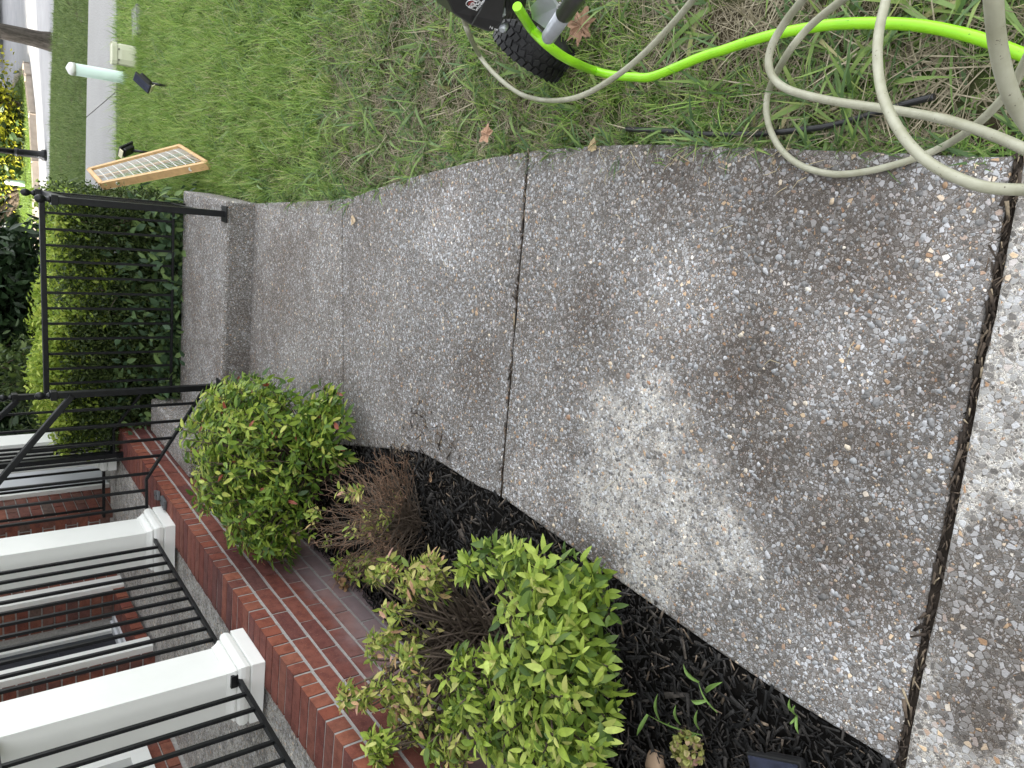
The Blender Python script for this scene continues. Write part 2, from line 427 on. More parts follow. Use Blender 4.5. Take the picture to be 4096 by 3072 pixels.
def jag(a, b, n=14, amp=.0025):
    a = np.array(a); b = np.array(b); d = b - a; nn = np.array([-d[1], d[0]]) / np.linalg.norm(d)
    return [tuple(a + d * t + nn * random.uniform(-amp, amp)) for t in np.linspace(0, 1, n)]
for k in range(len(allc) - 1):
    (r0, l0, g0), (r1, l1, g1) = allc[k], allc[k + 1]
    fw = np.array([.1, .5]); fw = fw / np.linalg.norm(fw)
    a_r, a_l = r0 + fw * g0 / 2, l0 + fw * g0 / 2; b_r, b_l = r1 - fw * g1 / 2, l1 - fw * g1 / 2
    poly = jag(a_l, a_r) + ord_edge(REs, r0, r1) + jag(b_r, b_l) + ord_edge(LEs, l0, l1)[::-1]
    slab('slab', poly, -.11, 0.0, [M['agg'], M['agg'], M['agg_far']][k], .006, walk)
r0, l0, g0 = allc[0]
dj = (l0 - r0) / np.linalg.norm(l0 - r0)
poly = jag(r0 - fw * g0 / 2, l0 - fw * g0 / 2) + [tuple(l0 + dj * 1.6 - fw * .05), tuple(l0 + dj * 1.6 + np.array([0, -3])), tuple(r0 + np.array([-.1, -3.0]))]
slab('slab', poly, -.11, .004, M['agg_clean'], .008, walk)
# dirt in the joints
mb = MB()
for r, l, gw in cuts[:2]: mb.bar((r[0], r[1], -.024), (l[0], l[1], -.019), gw + .02, .03)
mb.build('joint_fill', M['joint'], walk)

# loose pebbles standing proud of the concrete (near part only)
def ico():
    bm = bmesh.new(); bmesh.ops.create_icosphere(bm, subdivisions=1, radius=1)
    V = np.array([v.co[:] for v in bm.verts]); Fc = np.array([[v.index for v in f.verts] for f in bm.faces]); bm.free(); return V, Fc
IV, IF = ico()
def inside(poly, pts):
    x, y = pts[:, 0], pts[:, 1]; c = np.zeros(len(pts), bool); n = len(poly)
    for i in range(n):
        x0, y0 = poly[i][:2]; x1, y1 = poly[(i + 1) % n][:2]
        with np.errstate(divide='ignore', invalid='ignore'):
            c ^= ((y0 > y) != (y1 > y)) & (x < (x1 - x0) * (y - y0) / (y1 - y0 + 1e-12) + x0)
    return c
walk_poly = [(p[0] - .018, p[1]) for p in REs] + [(p[0] + .018, p[1] + .01) for p in LEs[::-1]]
def rotz(a):
    c, s = np.cos(a), np.sin(a); z = np.zeros_like(a); o = np.ones_like(a)
    return np.stack([np.stack([c, -s, z], -1), np.stack([s, c, z], -1), np.stack([z, z, o], -1)], -2)
def euler_mats(e):
    cx_, sx_ = np.cos(e[:, 0]), np.sin(e[:, 0]); cy_, sy_ = np.cos(e[:, 1]), np.sin(e[:, 1])
    z = np.zeros(len(e)); o = np.ones(len(e))
    Rx = np.stack([np.stack([o, z, z], -1), np.stack([z, cx_, -sx_], -1), np.stack([z, sx_, cx_], -1)], -2)
    Ry = np.stack([np.stack([cy_, z, sy_], -1), np.stack([z, o, z], -1), np.stack([-sy_, z, cy_], -1)], -2)
    return rotz(e[:, 2]) @ Ry @ Rx
def stamp(base_V, base_F, pos, R, S, tint):
    "copies of a base shape: S (n,3)"
    n = len(pos); k = len(base_V)
    V = base_V[None] * S[:, None, :]
    V = np.einsum('nij,nkj->nki', R, V) + pos[:, None, :]
    Fs = base_F[None] + (np.arange(n) * k)[:, None, None]
    return V.reshape(-1, 3), Fs.reshape(-1, base_F.shape[1]), np.repeat(tint, k)
n = 20000
pp = np.stack([rng.uniform(-1.3, .75, n), rng.uniform(.1, 2.6, n), np.zeros(n)], -1)
slab0_poly = poly
keep = (inside(walk_poly, pp) & (pp[:, 1] > .35)) | inside(slab0_poly, pp)
for r, l, gw in cuts[:2]:
    d = (l - r) / np.linalg.norm(l - r); nn = np.array([-d[1], d[0]]); keep &= np.abs((pp[:, :2] - r) @ nn) > gw / 2 + .006
pp = pp[keep]; n = len(pp)
sz = np.clip(rng.lognormal(math.log(.0036), .38, n), .002, .0095)
S = np.stack([sz * rng.uniform(.8, 1.5, n), sz * rng.uniform(.6, 1.0, n), sz * .40], -1)
pp[:, 2] = -sz * .10
R = euler_mats(np.stack([rng.normal(0, .12, n), rng.normal(0, .12, n), rng.uniform(0, 6.28, n)], -1))
IVj = IV * (1 + rng.uniform(-.22, .22, (len(IV), 1)))
V, Fs, tn = stamp(IVj, IF, pp, R, S, rng.uniform(0, 1, n))
M['pebble'] = tinted('pebble', [(0, (.12, .115, .11)), (.45, (.21, .208, .205)), (.8, (.34, .35, .36)), (.93, (.46, .46, .47)), (.96, (.28, .16, .09)), (.98, (.50, .38, .25)), (1, (.62, .58, .5))], .75, .35, mottle=.2, msc=150)
tag(mesh_np('aggregate_pebbles', V, Fs, M['pebble'], tn, parent=walk), kind='stuff')
print('walk ok')

# ------------------------------------------------------------ entry landing, stair tread, porch
def hpoly(s0, s1, d0, d1): return [Hs(s0, d0)[:2], Hs(s0, d1)[:2], Hs(s1, d1)[:2], Hs(s1, d0)[:2]]
steps = empty('entry_steps', Hs(1.6, .8), 0, 'aggregate concrete landing and stair tread between the walkway and the porch', 'steps')
def inhouse(o, par):
    o.parent = par; o.matrix_parent_inverse = Matrix.Translation(par.location).inverted() if not par.rotation_euler.z else par.matrix_world.inverted(); return o
bpy.context.view_layer.update()
def slabp(name, poly, z0, z1, mat, bev, par):
    o = slab(name, poly, z0, z1, mat, bev); bpy.context.view_layer.update(); o.parent = par; o.matrix_parent_inverse = par.matrix_world.inverted(); return o
slabp('landing', hpoly(1.2, 2.03, .22, 1.545), -.1, .15, M['agg_far'], .012, steps)
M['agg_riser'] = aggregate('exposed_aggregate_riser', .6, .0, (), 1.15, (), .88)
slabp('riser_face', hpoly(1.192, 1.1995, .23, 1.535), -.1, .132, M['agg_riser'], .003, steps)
slabp('stair_tread', hpoly(1.2, 2.09, .004, .222), -.1, .31, M['agg_far'], .015, steps)

ZP = .47
porch = empty('porch', Hs(.5, 0), HROT, 'raised aggregate porch floor with a red brick edge above the mulch bed', 'porch'); bpy.context.view_layer.update()
def loc(s, d, z): # porch local coordinates: x along wall, y = -d
    return (s - .5, -d, z)
mb = MB(); mb.box(((-2.2 + 2.60) / 2 - .5, .85, .2), (4.80, 1.26, .505)); fl = mb.build('porch_floor', M['agg_porch'], porch)
def brick_mesh(L, W, Hh, k, bev=.004):
    mb = MB(); mb.box((0, 0, 0), (L, W, Hh), None, 0)
    bmesh.ops.subdivide_edges(mb.bm, edges=mb.bm.edges[:], cuts=1, use_grid_fill=True)
    r = random.Random(k)
    for v in mb.bm.verts: v.co += Vector((r.uniform(-1, 1), r.uniform(-1, 1), r.uniform(-1, 1))) * .0009
    bmesh.ops.recalc_face_normals(mb.bm, faces=mb.bm.faces)
    me = bpy.data.meshes.new('brick'); mb.bm.to_mesh(me); mb.bm.free(); return me
row_me = [brick_mesh(.057, .212, .064, k) for k in range(4)]
str_me = [brick_mesh(.195, .09, .060, 10 + k) for k in range(4)]
M['brick_end'] = brick_mat('red_brick_end', [(0, (.21, .062, .038)), (.3, (.25, .085, .05)), (.6, (.17, .05, .036)), (.8, (.27, .10, .06)), (1, (.13, .045, .038))], dust=.3)
for me in row_me + str_me: me.materials.append(M['brick'])
for me in row_me:
    me.materials.append(M['brick_end'])
    for p in me.polygons:
        if p.normal.y < -.6: p.material_index = 1
def place(me, name, par, l, rz=0., rx=0., s=1.):
    o = bpy.data.objects.new(name, me); COL.objects.link(o); o.parent = par; o.location = l; o.rotation_euler = (rx, 0, rz)
    if s != 1: o.scale = s if hasattr(s, '__len__') else (s, s, s)
    return o
i = 0; s = -1.75
while s < 2.585:
    place(random.choice(row_me), 'brick', porch, (loc(s + .034, -.106, 0)[0], .106 - random.uniform(0, .003), ZP - .031 + random.uniform(-.001, .0015)), random.gauss(0, .006))
    s += .0677
zc = ZP - .07
for row in range(6):
    z = zc - .036 - row * .0735; s = -1.75 + (.1 if row % 2 else 0.)
    while s < 2.58:
        L = .195
        if s + .2 > 2.61:
            place(str_me[0], 'brick', porch, (loc(s + .05, 0, 0)[0], .045, z), 0, 0, (.5, 1, 1)); break
        if not (row > 1 and 1.3 < s < 1.85): # behind tread hidden ones skipped
            place(random.choice(str_me), 'brick', porch, (loc(s + .1, 0, 0)[0], .045 - random.uniform(0, .003), z + random.uniform(-.001, .001)), random.gauss(0, .004))
        s += .205
# end face bricks of the porch
for row in range(6):
    for k in range(4):
        place(random.choice(str_me), 'brick', porch, (2.56 - .5, .145 + k * .205 + (.1 if row % 2 else 0), zc - .036 - row * .0735), math.pi / 2)
mb = MB(); mb.box((-2.2 / 2 + 2.598 / 2 - .5, .1022, .1680), (4.796, .20, .60)); mb.box((2.50 - .5, .6, .16), (.19, 1.0, .57)); mb.build('mortar', M['mortar'], porch)
print('porch ok')

# ------------------------------------------------------------ house
house = empty('brick_house', Hs(0, -1.38), HROT, 'red brick house front with white door casing behind the porch railings', 'house'); bpy.context.view_layer.update()
def hl(s, d, z): return (s, -(d + 1.38), z)
wall_me = []
def wmesh(L, W=.05):
    me = brick_mesh(L, W, .058, random.randint(0, 999)); me.materials.append(M['brick_wall']); return me
WS = [wmesh(.195) for _ in range(3)]; WH = [wmesh(.095) for _ in range(2)]
nb = 0
BV, BF = [], []
cubeV = np.array([[x, y, z] for x in (-.5, .5) for y in (-.5, .5) for z in (-.5, .5)]); cubeF = np.array([[0, 1, 3, 2], [4, 6, 7, 5], [0, 4, 5, 1], [2, 3, 7, 6], [0, 2, 6, 4], [1, 5, 7, 3]])
far_bricks = []
def brick_panel(s0, s1, d, z0, z1, zs, along='s', face=1):
    "face bricks on a wall plane; single objects up to height zs, joined above"
    global nb
    row = 0; z = z0
    while z < z1:
        u = s0 - (.1 if row % 2 else 0)
        while u < s1 - .01:
            a = max(u, s0); b = min(u + .195, s1)
            if b - a > .03:
                if along == 's': c = hl((a + b) / 2, d - .024, z + .032); rz = 0
                else: c = hl(d + .024 * face, (a + b) / 2, z + .032); rz = math.pi / 2
                if z < zs and nb < 285:
                    place(random.choice(WS), 'brick', house, c, rz, 0, ((b - a) / .195, 1, 1)); nb += 1
                else: far_bricks.append((c, rz, b - a))
            u += .205
        z += .0677; row += 1
ZT = 2.9
# pier wall running away from the porch corner, facing the lawn
brick_panel(2.49, 2.94, -.70, .05, ZT, 1.45)
brick_panel(-1.07, -.70, 2.49, .475, ZT, 1.45, 'd', 1)     # return facing the porch
brick_panel(2.19, 2.49, -1.07, .475, ZT, 1.35)
brick_panel(1.20, 1.25, -1.07, .475, ZT, 1.35); brick_panel(1.205, 1.25, -1.07, .475, ZT, 0.)
brick_panel(-1.38, -1.07, 1.20, .475, ZT, 1.35, 'd', 1)
brick_panel(.83, 1.20, -1.38, .475, ZT, 1.2)
brick_panel(-.6, .83, -1.38, .475, .60, .6)
brick_panel(-1.25, -1.07, 2.02, .475, ZT, 1.3, 'd', 1)
pos = np.array([c for c, r, L in far_bricks]); Rr = rotz(np.array([r for c, r, L in far_bricks])); S = np.array([[L, .05, .058] for c, r, L in far_bricks])
V, Fs, tn = stamp(cubeV, cubeF, pos, Rr, S, rng.uniform(0, 1, len(pos)))
o = mesh_np('upper_bricks', V, Fs, M['brick_wall'], tn, parent=house); tag(o, kind='stuff')
# mortar backing walls
mb = MB()
def hbox(mb, s0, s1, d0, d1, z0, z1): mb.box(hl((s0 + s1) / 2, (d0 + d1) / 2, (z0 + z1) / 2), (s1 - s0, abs(d1 - d0), z1 - z0))
hbox(mb, 2.497, 3.46, -1.6, -.71, -.3, ZT)
hbox(mb, 2.03, 2.497, -1.6, -1.08, .4, ZT)
hbox(mb, 1.21, 1.36, -1.6, -1.08, .4, ZT)
hbox(mb, -8, 1.21, -1.7, -1.39, -.3, ZT)
hbox(mb, 1.36, 2.03, -1.62, -1.36, .4, ZT)
mb.build('wall', M['mortar'], house)
mb = MB(); hbox(mb, 2.945, 3.46, -.709, -.685, .40, ZT); mb.build('side_panel', M['greyp'], house)
mb = MB(); hbox(mb, 2.92, 2.95, -.70, -.67, .40, ZT); mb.build('corner_trim', M['white'], house)
# casings
mb = MB(); hbox(mb, 2.045, 2.175, -1.12, -1.035, .475, ZT); mb.build('door_casing', M['white'], house)
mb = MB(); hbox(mb, 1.255, 1.36, -1.12, -1.035, .475, ZT); mb.build('door_casing', M['white'], house)
mb = MB(); hbox(mb, 1.955, 2.017, -1.345, -1.305, .56, ZT); hbox(mb, 1.362, 1.39, -1.345, -1.25, .56, ZT); mb.build('door_frame', M['white'], house)
# rowlock threshold and metal sill
for k in range(10):
    place(row_me[k % 4], 'brick', house, hl(1.40 + k * .068, -1.16, .508), 0)
mb = MB(); hbox(mb, 1.362, 2.02, -1.32, -1.27, .50, .565); hbox(mb, 1.362, 2.02, -1.30, -1.22, .54, .552); mb.build('door_sill', M['greyp'], house)
door = bpy.data.objects.new('door', None); COL.objects.link(door); door.parent = house; door.location = hl(1.672, -1.345, .565)
mb = MB(); mb.box((0, 0, 1.0), (.56, .04, 2.0)); mb.build('door_leaf', M['door'], door)
for (x0, x1, z0, z1) in ((-.22, -.03, .12, .32), (.03, .22, .12, .32), (-.22, -.03, .40, 1.1), (.03, .22, .40, 1.1)):
    mb = MB(); mb.box(((x0 + x1) / 2, -.024, (z0 + z1) / 2), (x1 - x0, .012, z1 - z0), None, .004); mb.build('door_panel', M['door'], door)
# window casing low on the main wall
mb = MB(); hbox(mb, -.4, .82, -1.40, -1.33, .61, .70); hbox(mb, .74, .82, -1.40, -1.33, .70, ZT); mb.build('window_casing', M['white'], house)
m = MT('window_glass', .08, .8); m.col((.05, .06, .07)); M['glass'] = m.m
mb = MB(); hbox(mb, -.4, .74, -1.405, -1.385, .70, 2.4); mb.build('window_pane', M['glass'], house)
# house body, porch ceiling and roof (above the frame; they shade the yard)
m = plain('roof_shingle', (.07, .068, .065), .9, .2, var=.3, scale=8); M['roof'] = m
mb = MB(); hbox(mb, -8, 3.3, -9, -1.6, -.3, 6.4); mb.build('upper_wall', M['brick_wall'], house)
mb = MB(); hbox(mb, -2.4, 2.75, -1.6, .02, ZT, ZT + .3); mb.build('porch_ceiling', M['white'], house)
mb = MB(); mb.bm.clear()
pr = [hl(-8.4, .35, ZT + .3), hl(3.0, .35, ZT + .3), hl(3.0, -1.7, 3.9), hl(-8.4, -1.7, 3.9)]
mb.prism([(p[0], p[1]) for p in pr], ZT + .3, ZT + .42)
hbox(mb, -8.4, 3.7, -9.4, -1.2, 6.4, 6.6)
mb.build('roof', M['roof'], house)
print('house ok', nb)

# ------------------------------------------------------------ columns
def column(s, d, label, cut=0.1):
    t = empty('porch_column', Hs(s, d, ZP + .001), HROT, label, 'column', 'white square porch columns')
    mb = MB(); mb.box((0, 0, .026), (.262, .262, .052), None, .003); mb.build('plinth', M['white'], t)
    mb = MB(); mb.sqprof([(.118, .0525), (.126, .06), (.129, .075), (.126, .09), (.118, .098)]); mb.sqprof([(.108, .098), (.112, .102), (.112, .108), (.106, .114), (.100, .126), (.098, .135)]); o = mb.build('base_moulding', M['white'], t)
    mb = MB(); mb.box((0, 0, .135 + 1.14), (.19, .19, 2.28), None, .002); mb.build('shaft', M['white'], t)
column(-.335, -.232, 'white square porch column nearest the camera, large, beside the bright leafy shrub')
column(.965, -.222, 'middle white porch column, standing between the front railing and the near stair railing')
column(2.42, -.19, 'small far white porch column at the far end beside the short brick stair edge')

# ------------------------------------------------------------ railings
def finial(mb, x, y, z, r=.021):
    mb.lathe((x, y, z), [(.014, 0), (.018, .004), (.011, .012), (.009, .02), (r * .75, .027), (r, .04), (r * .9, .052), (r * .55, .062), (.003, .066)], 14)
def post(par, p, z0, z1, w=.032, plate=True, name='post'):
    mb = MB(); mb.box((p[0], p[1], (z0 + z1) / 2), (w, w, z1 - z0), Matrix.Rotation(HROT, 3, 'Z'), .002)
    if plate: mb.box((p[0], p[1], z0 + .004), (.085, .085, .008), Matrix.Rotation(HROT, 3, 'Z'), .001)
    o = mb.build(name, M['iron'], par)
    mb = MB(); mb.box((p[0], p[1], z1 - .012), (w + .014, w + .014, .03), Matrix.Rotation(HROT, 3, 'Z'), .002); finial(mb, p[0], p[1], z1 + .003); mb.build('finial', M['iron'], par)
def rail_run(label, pts_bot, height, sp=.115, group=None, top_w=.034, bw=.013, cat='railing', bot_off=0, group_=None, skip_ends=0.05, n=None):
    "pts_bot: world polyline of the bottom rail; the top rail runs height above"
    t = empty('metal_railing', tuple(pts_bot[0][:2]) + (0,), 0, label, cat, group); bpy.context.view_layer.update()
    sh = Vector(t.location)
    B = [Vector(p) - sh for p in pts_bot]
    hts = height if hasattr(height, '__len__') else [height] * len(B)
    Tt = [b + Vector((0, 0, h)) for b, h in zip(B, hts)]
    mb = MB()
    for a, b in zip(B, B[1:]): mb.bar(a, b, .024, .013, .0015)
    mb.build('bottom_rail', M['iron'], t)
    mb = MB()
    for a, b in zip(Tt, Tt[1:]): mb.bar(a, b, top_w, .028, .003)
    mb.build('top_rail', M['iron'], t)
    L = [0]
    for a, b in zip(B, B[1:]): L.append(L[-1] + (b.xy - a.xy).length)
    nbal = n or max(1, int(round((L[-1] - 2 * skip_ends) / sp)))
    for i in range(nbal):
        u = skip_ends + (L[-1] - 2 * skip_ends) * (i + .5) / nbal
        k = max(j for j in range(len(B) - 1) if L[j] <= u + 1e-9); f = (u - L[k]) / (L[k + 1] - L[k])
        p = B[k].lerp(B[k + 1], f); q = Tt[k].lerp(Tt[k + 1], f)
        mb = MB(); mb.box((p.x, p.y, (p.z + q.z) / 2), (bw, bw, q.z - p.z), Matrix.Rotation(HROT, 3, 'Z')); mb.build('baluster', M['iron'], t)
    return t
def rel(t, p): return (p[0] - t.location.x, p[1] - t.location.y)
# porch front, near bay and middle bay
t = rail_run('black metal porch railing nearest the camera, left of the large white column', [Hs(-.44, -.165, .565), Hs(-1.7, -.165, .565)], .78, .098, 'black metal porch railings')
mb = MB(); mb.box(rel(t, Hs(-.447, -.165)) + (.565,), (.012, .05, .06), Matrix.Rotation(HROT, 3, 'Z')); mb.build('bracket', M['iron'], t)
t = rail_run('black metal porch railing in front of the dark door, between two white columns', [Hs(-.235, -.165, .565), Hs(.865, -.165, .565)], .78, .093, 'black metal porch railings')
# near stair railing
t = rail_run('black sloping stair railing next to the middle white column, ending in a ball-topped post', [Hs(1.16, -.19, .535), Hs(1.18, .04, .535), Hs(1.21, .52, .235)], [.72, .72, .64], .115, 'black stair railings', n=7, skip_ends=.03)
post(t, rel(t, Hs(1.22, .525)), .15, .965)
# far stair railing with infill to the far column
t = rail_run('black sloping stair railing on the far side of the steps, by the dark evergreen', [Hs(2.09, -.13, .525), Hs(2.09, .03, .525), Hs(2.08, .26, .37)], [.72, .72, .66], .115, 'black stair railings', n=3, skip_ends=.03)
post(t, rel(t, Hs(2.09, .275)), .15, 1.055)
mb = MB(); p = rel(t, Hs(2.09, -.14)); mb.box((p[0], p[1], .92), (.03, .03, .90), Matrix.Rotation(HROT, 3, 'Z')); mb.build('newel', M['iron'], t)
rail_run('short black railing panel between the far stair newel and the far white column', [Hs(2.11, -.14, .52), Hs(2.33, -.14, .52)], .76, .075, 'black metal porch railings', n=3, skip_ends=.01)
rail_run('short black railing at the far end of the porch in front of the brick corner', [Hs(2.46, -.30, .52), Hs(2.46, -.72, .52)], .8, .1, 'black metal porch railings', n=4, skip_ends=.02)
# landing railing: side (edge on) and far side
t = rail_run('black metal landing railing with ball-topped corner posts in front of the boxwood hedge', [Hs(1.99, .30, .215), Hs(1.99, 1.43, .215)], .68, .105, None, n=12, skip_ends=.03)
post(t, rel(t, Hs(1.215, 1.475)), .15, .945)
post(t, rel(t, Hs(1.99, 1.455)), .12, .925)
sh = t.location
def rb(a, b, w, h, nm):
    mb = MB(); mb.bar(Vector(a) - Vector((sh.x, sh.y, 0)), Vector(b) - Vector((sh.x, sh.y, 0)), w, h, .002); mb.build(nm, M['iron'], t)
rb(Hs(1.24, 1.473, .885), Hs(1.98, 1.457, .885), .034, .028, 'top_rail'); rb(Hs(1.24, 1.473, .245), Hs(1.98, 1.457, .225), .024, .013, 'bottom_rail')
for k in range(6):
    q = Hs(1.32 + k * .11, 1.472 - .002 * k); mb = MB(); mb.box((q[0] - sh.x, q[1] - sh.y, .56), (.013, .013, .64), Matrix.Rotation(HROT, 3, 'Z')); mb.build('baluster', M['iron'], t)
# small grey connector boxes on the porch brick
M['zinc'] = plain('weathered_grey_metal', (.10, .105, .11), .5, .5, .3, var=.3, scale=40)
for k, (px, py, rz, lab) in enumerate(((622, 1982, .3, 'small dark grey metal plate lying on the porch brick, the one farther from the column'), (647, 2012, -.1, 'small dark grey metal plate on the porch brick, touching the middle column side'))):
    q = P(px, py, ZP + .02); t = empty('metal_plate', (q[0], q[1], ZP + .004), HROT + rz, lab, 'metal plate', 'grey plates on the porch brick')
    mb = MB(); mb.box((0, 0, .008), (.075, .05, .016), None, .003); mb.build('plate_body', M['zinc'], t)
    mb = MB(); mb.lathe((.026, 0, .016), [(.004, 0), (.004, .002), (.002, .003)], 8); mb.lathe((-.026, 0, .016), [(.004, 0), (.004, .002), (.002, .003)], 8); mb.build('screw', M['iron'], t)
print('rails ok')
#PART2
# ------------------------------------------------------------ scatter with geometry nodes (uncountable stuff)
def scatter(name, pos, rot, scl, idx, variants, kind='stuff', parent=None):
    me = bpy.data.meshes.new(name); me.vertices.add(len(pos)); me.vertices.foreach_set('co', np.asarray(pos, dtype=float).ravel())
    a = me.attributes.new('rot', 'FLOAT_VECTOR', 'POINT'); a.data.foreach_set('vector', np.asarray(rot, dtype=np.float32).ravel())
    a = me.attributes.new('scl', 'FLOAT', 'POINT'); a.data.foreach_set('value', np.asarray(scl, dtype=np.float32))
    a = me.attributes.new('idx', 'INT', 'POINT'); a.data.foreach_set('value', np.asarray(idx, dtype=np.int32))
    o = link(name, me, None, parent)
    col = bpy.data.collections.new(name + '_variants')
    for k, v in enumerate(variants):
        ob = bpy.data.objects.new('%s_piece_%s' % (name, chr(97 + k)), v); col.objects.link(ob)
    g = bpy.data.node_groups.new(name + '_scatter', 'GeometryNodeTree')
    g.interface.new_socket('Geometry', in_out='INPUT', socket_type='NodeSocketGeometry'); g.interface.new_socket('Geometry', in_out='OUTPUT', socket_type='NodeSocketGeometry')
    gi = g.nodes.new('NodeGroupInput'); go = g.nodes.new('NodeGroupOutput'); ip = g.nodes.new('GeometryNodeInstanceOnPoints'); ci = g.nodes.new('GeometryNodeCollectionInfo')
    ci.inputs['Collection'].default_value = col; ci.inputs['Separate Children'].default_value = True; ci.inputs['Reset Children'].default_value = True
    ip.inputs['Pick Instance'].default_value = True
    def attr(nm, ty):
        n = g.nodes.new('GeometryNodeInputNamedAttribute'); n.data_type = ty; n.inputs['Name'].default_value = nm; return n.outputs['Attribute']
    e2r = g.nodes.new('FunctionNodeEulerToRotation')
    Lk = g.links.new
    Lk(gi.outputs[0], ip.inputs['Points']); Lk(ci.outputs[0], ip.inputs['Instance']); Lk(attr('idx', 'INT'), ip.inputs['Instance Index'])
    Lk(attr('rot', 'FLOAT_VECTOR'), e2r.inputs[0]); Lk(e2r.outputs[0], ip.inputs['Rotation']); Lk(attr('scl', 'FLOAT'), ip.inputs['Scale']); Lk(ip.outputs[0], go.inputs[0])
    md = o.modifiers.new('scatter', 'NODES'); md.node_group = g
    if kind: o['kind'] = kind
    return o
def blade(V, Fs, base, az, lean, L, wd, curl, seg=3, tw=0.):
    "one curved grass blade as a folded strip"
    i0 = len(V); d = np.array([math.cos(az), math.sin(az), 0]); side = np.array([-d[1], d[0], 0]); p = np.array(base, dtype=float); ang = lean
    for k in range(seg + 1):
        f = k / seg; w_ = wd * (1 - f ** 1.6) * .5 + .0001
        V.append(p - side * w_); V.append(p + side * w_)
        ang += curl / seg; p = p + (d * math.sin(ang) + np.array([0, 0, 1]) * math.cos(ang)) * L / seg
        side = side * math.cos(tw) + np.array([0, 0, 1]) * math.sin(tw)
    for k in range(seg):
        a = i0 + 2 * k; Fs.append((a, a + 1, a + 3, a + 2))
def tuft(name, n, rad, L, wd, lean, curl, mat, tl=(0, 1), seg=3, seed=0, dead=0):
    r = random.Random(seed); V, Fs, tn = [], [], []
    for _ in range(n):
        a = r.uniform(0, 6.283); rr = rad * math.sqrt(r.random()); n0 = len(V)
        l = L * r.uniform(.5, 1.25)
        blade(V, Fs, (rr * math.cos(a), rr * math.sin(a), -.008), r.uniform(0, 6.283), abs(r.gauss(lean, .3)), l, wd * r.uniform(.6, 1.3), r.gauss(curl, .5), seg, r.uniform(-.3, .3))
        t = r.uniform(*tl)
        if r.random() < dead: t = r.uniform(.86, 1.)
        tn += [t] * (len(V) - n0)
    return mesh_np(name, V, np.array(Fs), mat, tn, parent=False)
def gmat(name, stops, transl=.25):
    m = MT(name, .5, .35); a = m.new('ShaderNodeAttribute'); a.attribute_name = 'tint'; oi = m.new('ShaderNodeObjectInfo').outputs['Random']
    f = m.math('MULTIPLY', a.outputs['Fac'], .8); f = m.math('ADD', f, m.math('MULTIPLY', oi, .2)); c = m.ramp(f, stops); m.col(c)
    t = m.new('ShaderNodeBsdfTranslucent'); m.L(c, t.inputs['Color']); x = m.new('ShaderNodeMixShader'); x.inputs[0].default_value = transl
    m.L(m.b.outputs[0], x.inputs[1]); m.L(t.outputs[0], x.inputs[2]); m.L(x.outputs[0], m.out.inputs['Surface']); return m.m
M['grass'] = gmat('grass_blade', [(0, (.055, .115, .025)), (.3, (.125, .235, .04)), (.6, (.24, .385, .075)), (.82, (.37, .47, .12)), (.9, (.48, .44, .24)), (1, (.56, .48, .31))])
M['grass2'] = gmat('coarse_grass_blade', [(0, (.05, .10, .04)), (.5, (.11, .19, .06)), (.85, (.22, .32, .08)), (.95, (.35, .33, .14)), (1, (.4, .33, .2))])
M['straw'] = gmat('dry_straw', [(0, (.12, .10, .065)), (.5, (.27, .23, .15)), (1, (.50, .44, .31))], .1)
M['mown'] = gmat('mown_grass_blade', [(0, (.06, .10, .025)), (.5, (.13, .19, .055)), (1, (.24, .30, .11))])
gv = [tuft('fine', 34, .035, .07, .0026, .25, .8, M['grass'], (0, .8), 3, 1, .12), tuft('fine', 34, .035, .085, .003, .35, 1.0, M['grass'], (.1, .9), 3, 2, .1), tuft('fine', 30, .04, .05, .0026, .4, 1.2, M['grass'], (0, .8), 3, 3, .25),
      tuft('coarse', 11, .02, .11, .008, .75, .9, M['grass2'], (.1, .95), 4, 4, .08), tuft('coarse', 9, .03, .13, .010, .95, .6, M['grass2'], (0, .9), 4, 5, .1), tuft('coarse', 12, .03, .08, .009, 1.0, .9, M['grass2'], (.1, .9), 4, 6, .12),
      tuft('straw', 40, .05, .08, .0022, 1.45, .25, M['straw'], (0, 1), 3, 7), tuft('straw', 36, .05, .10, .0026, 1.5, .2, M['straw'], (0, 1), 3, 8),
      tuft('mown', 46, .05, .045, .003, .3, .6, M['mown'], (0, 1), 2, 9), tuft('mown', 46, .05, .04, .003, .4, .7, M['mown'], (0, 1), 2, 10),
      tuft('tall', 26, .03, .12, .003, .2, .9, M['grass'], (.2, .85), 4, 11, .06), tuft('weed', 14, .03, .035, .013, .9, .7, M['grass2'], (.1, .8), 3, 12)]
def x_edge(y):
    ys = np.array([p[1] for p in REs]); xs = np.array([p[0] for p in REs]); return np.interp(y, ys, xs)
LZ = -.02
def lawn_area(n, y0, y1, xr, idx_fn, sc, seed):
    r = np.random.default_rng(seed); y = y0 + (y1 - y0) * r.random(n); x = r.uniform(0, 1, n)
    xa = x_edge(y) + .02; xb = .56 * y + xr; x = xa + (xb - xa) * x
    return x, y, r
pos, rot, scl, idx = [], [], [], []
def hcoord(x, y):
    dx, dy = x - A0[0], y - A0[1]; return dx * T[0] + dy * T[1], dx * N[0] + dy * N[1]
swn0, swn1 = P(465, 0), P(462, 900); swf0, swf1 = P(357, 0), P(340, 900)
def side(p0, p1, x, y):
    return (p1[0] - p0[0]) * (y - p0[1]) - (p1[1] - p0[1]) * (x - p0[0])
n = 36000
r = np.random.default_rng(3)
y = .1 + 8.6 * r.random(n) ** 1.0; x = -.6 + 6.2 * r.random(n)
s_, d_ = hcoord(x, y)
ok = (x > x_edge(y) + .015) & (x < .56 * y + 1.3)
ok &= ~((s_ > 1.17) & (s_ < 2.2) & (d_ < 1.58)) & ~((s_ >= 2.2) & (d_ < 1.2))
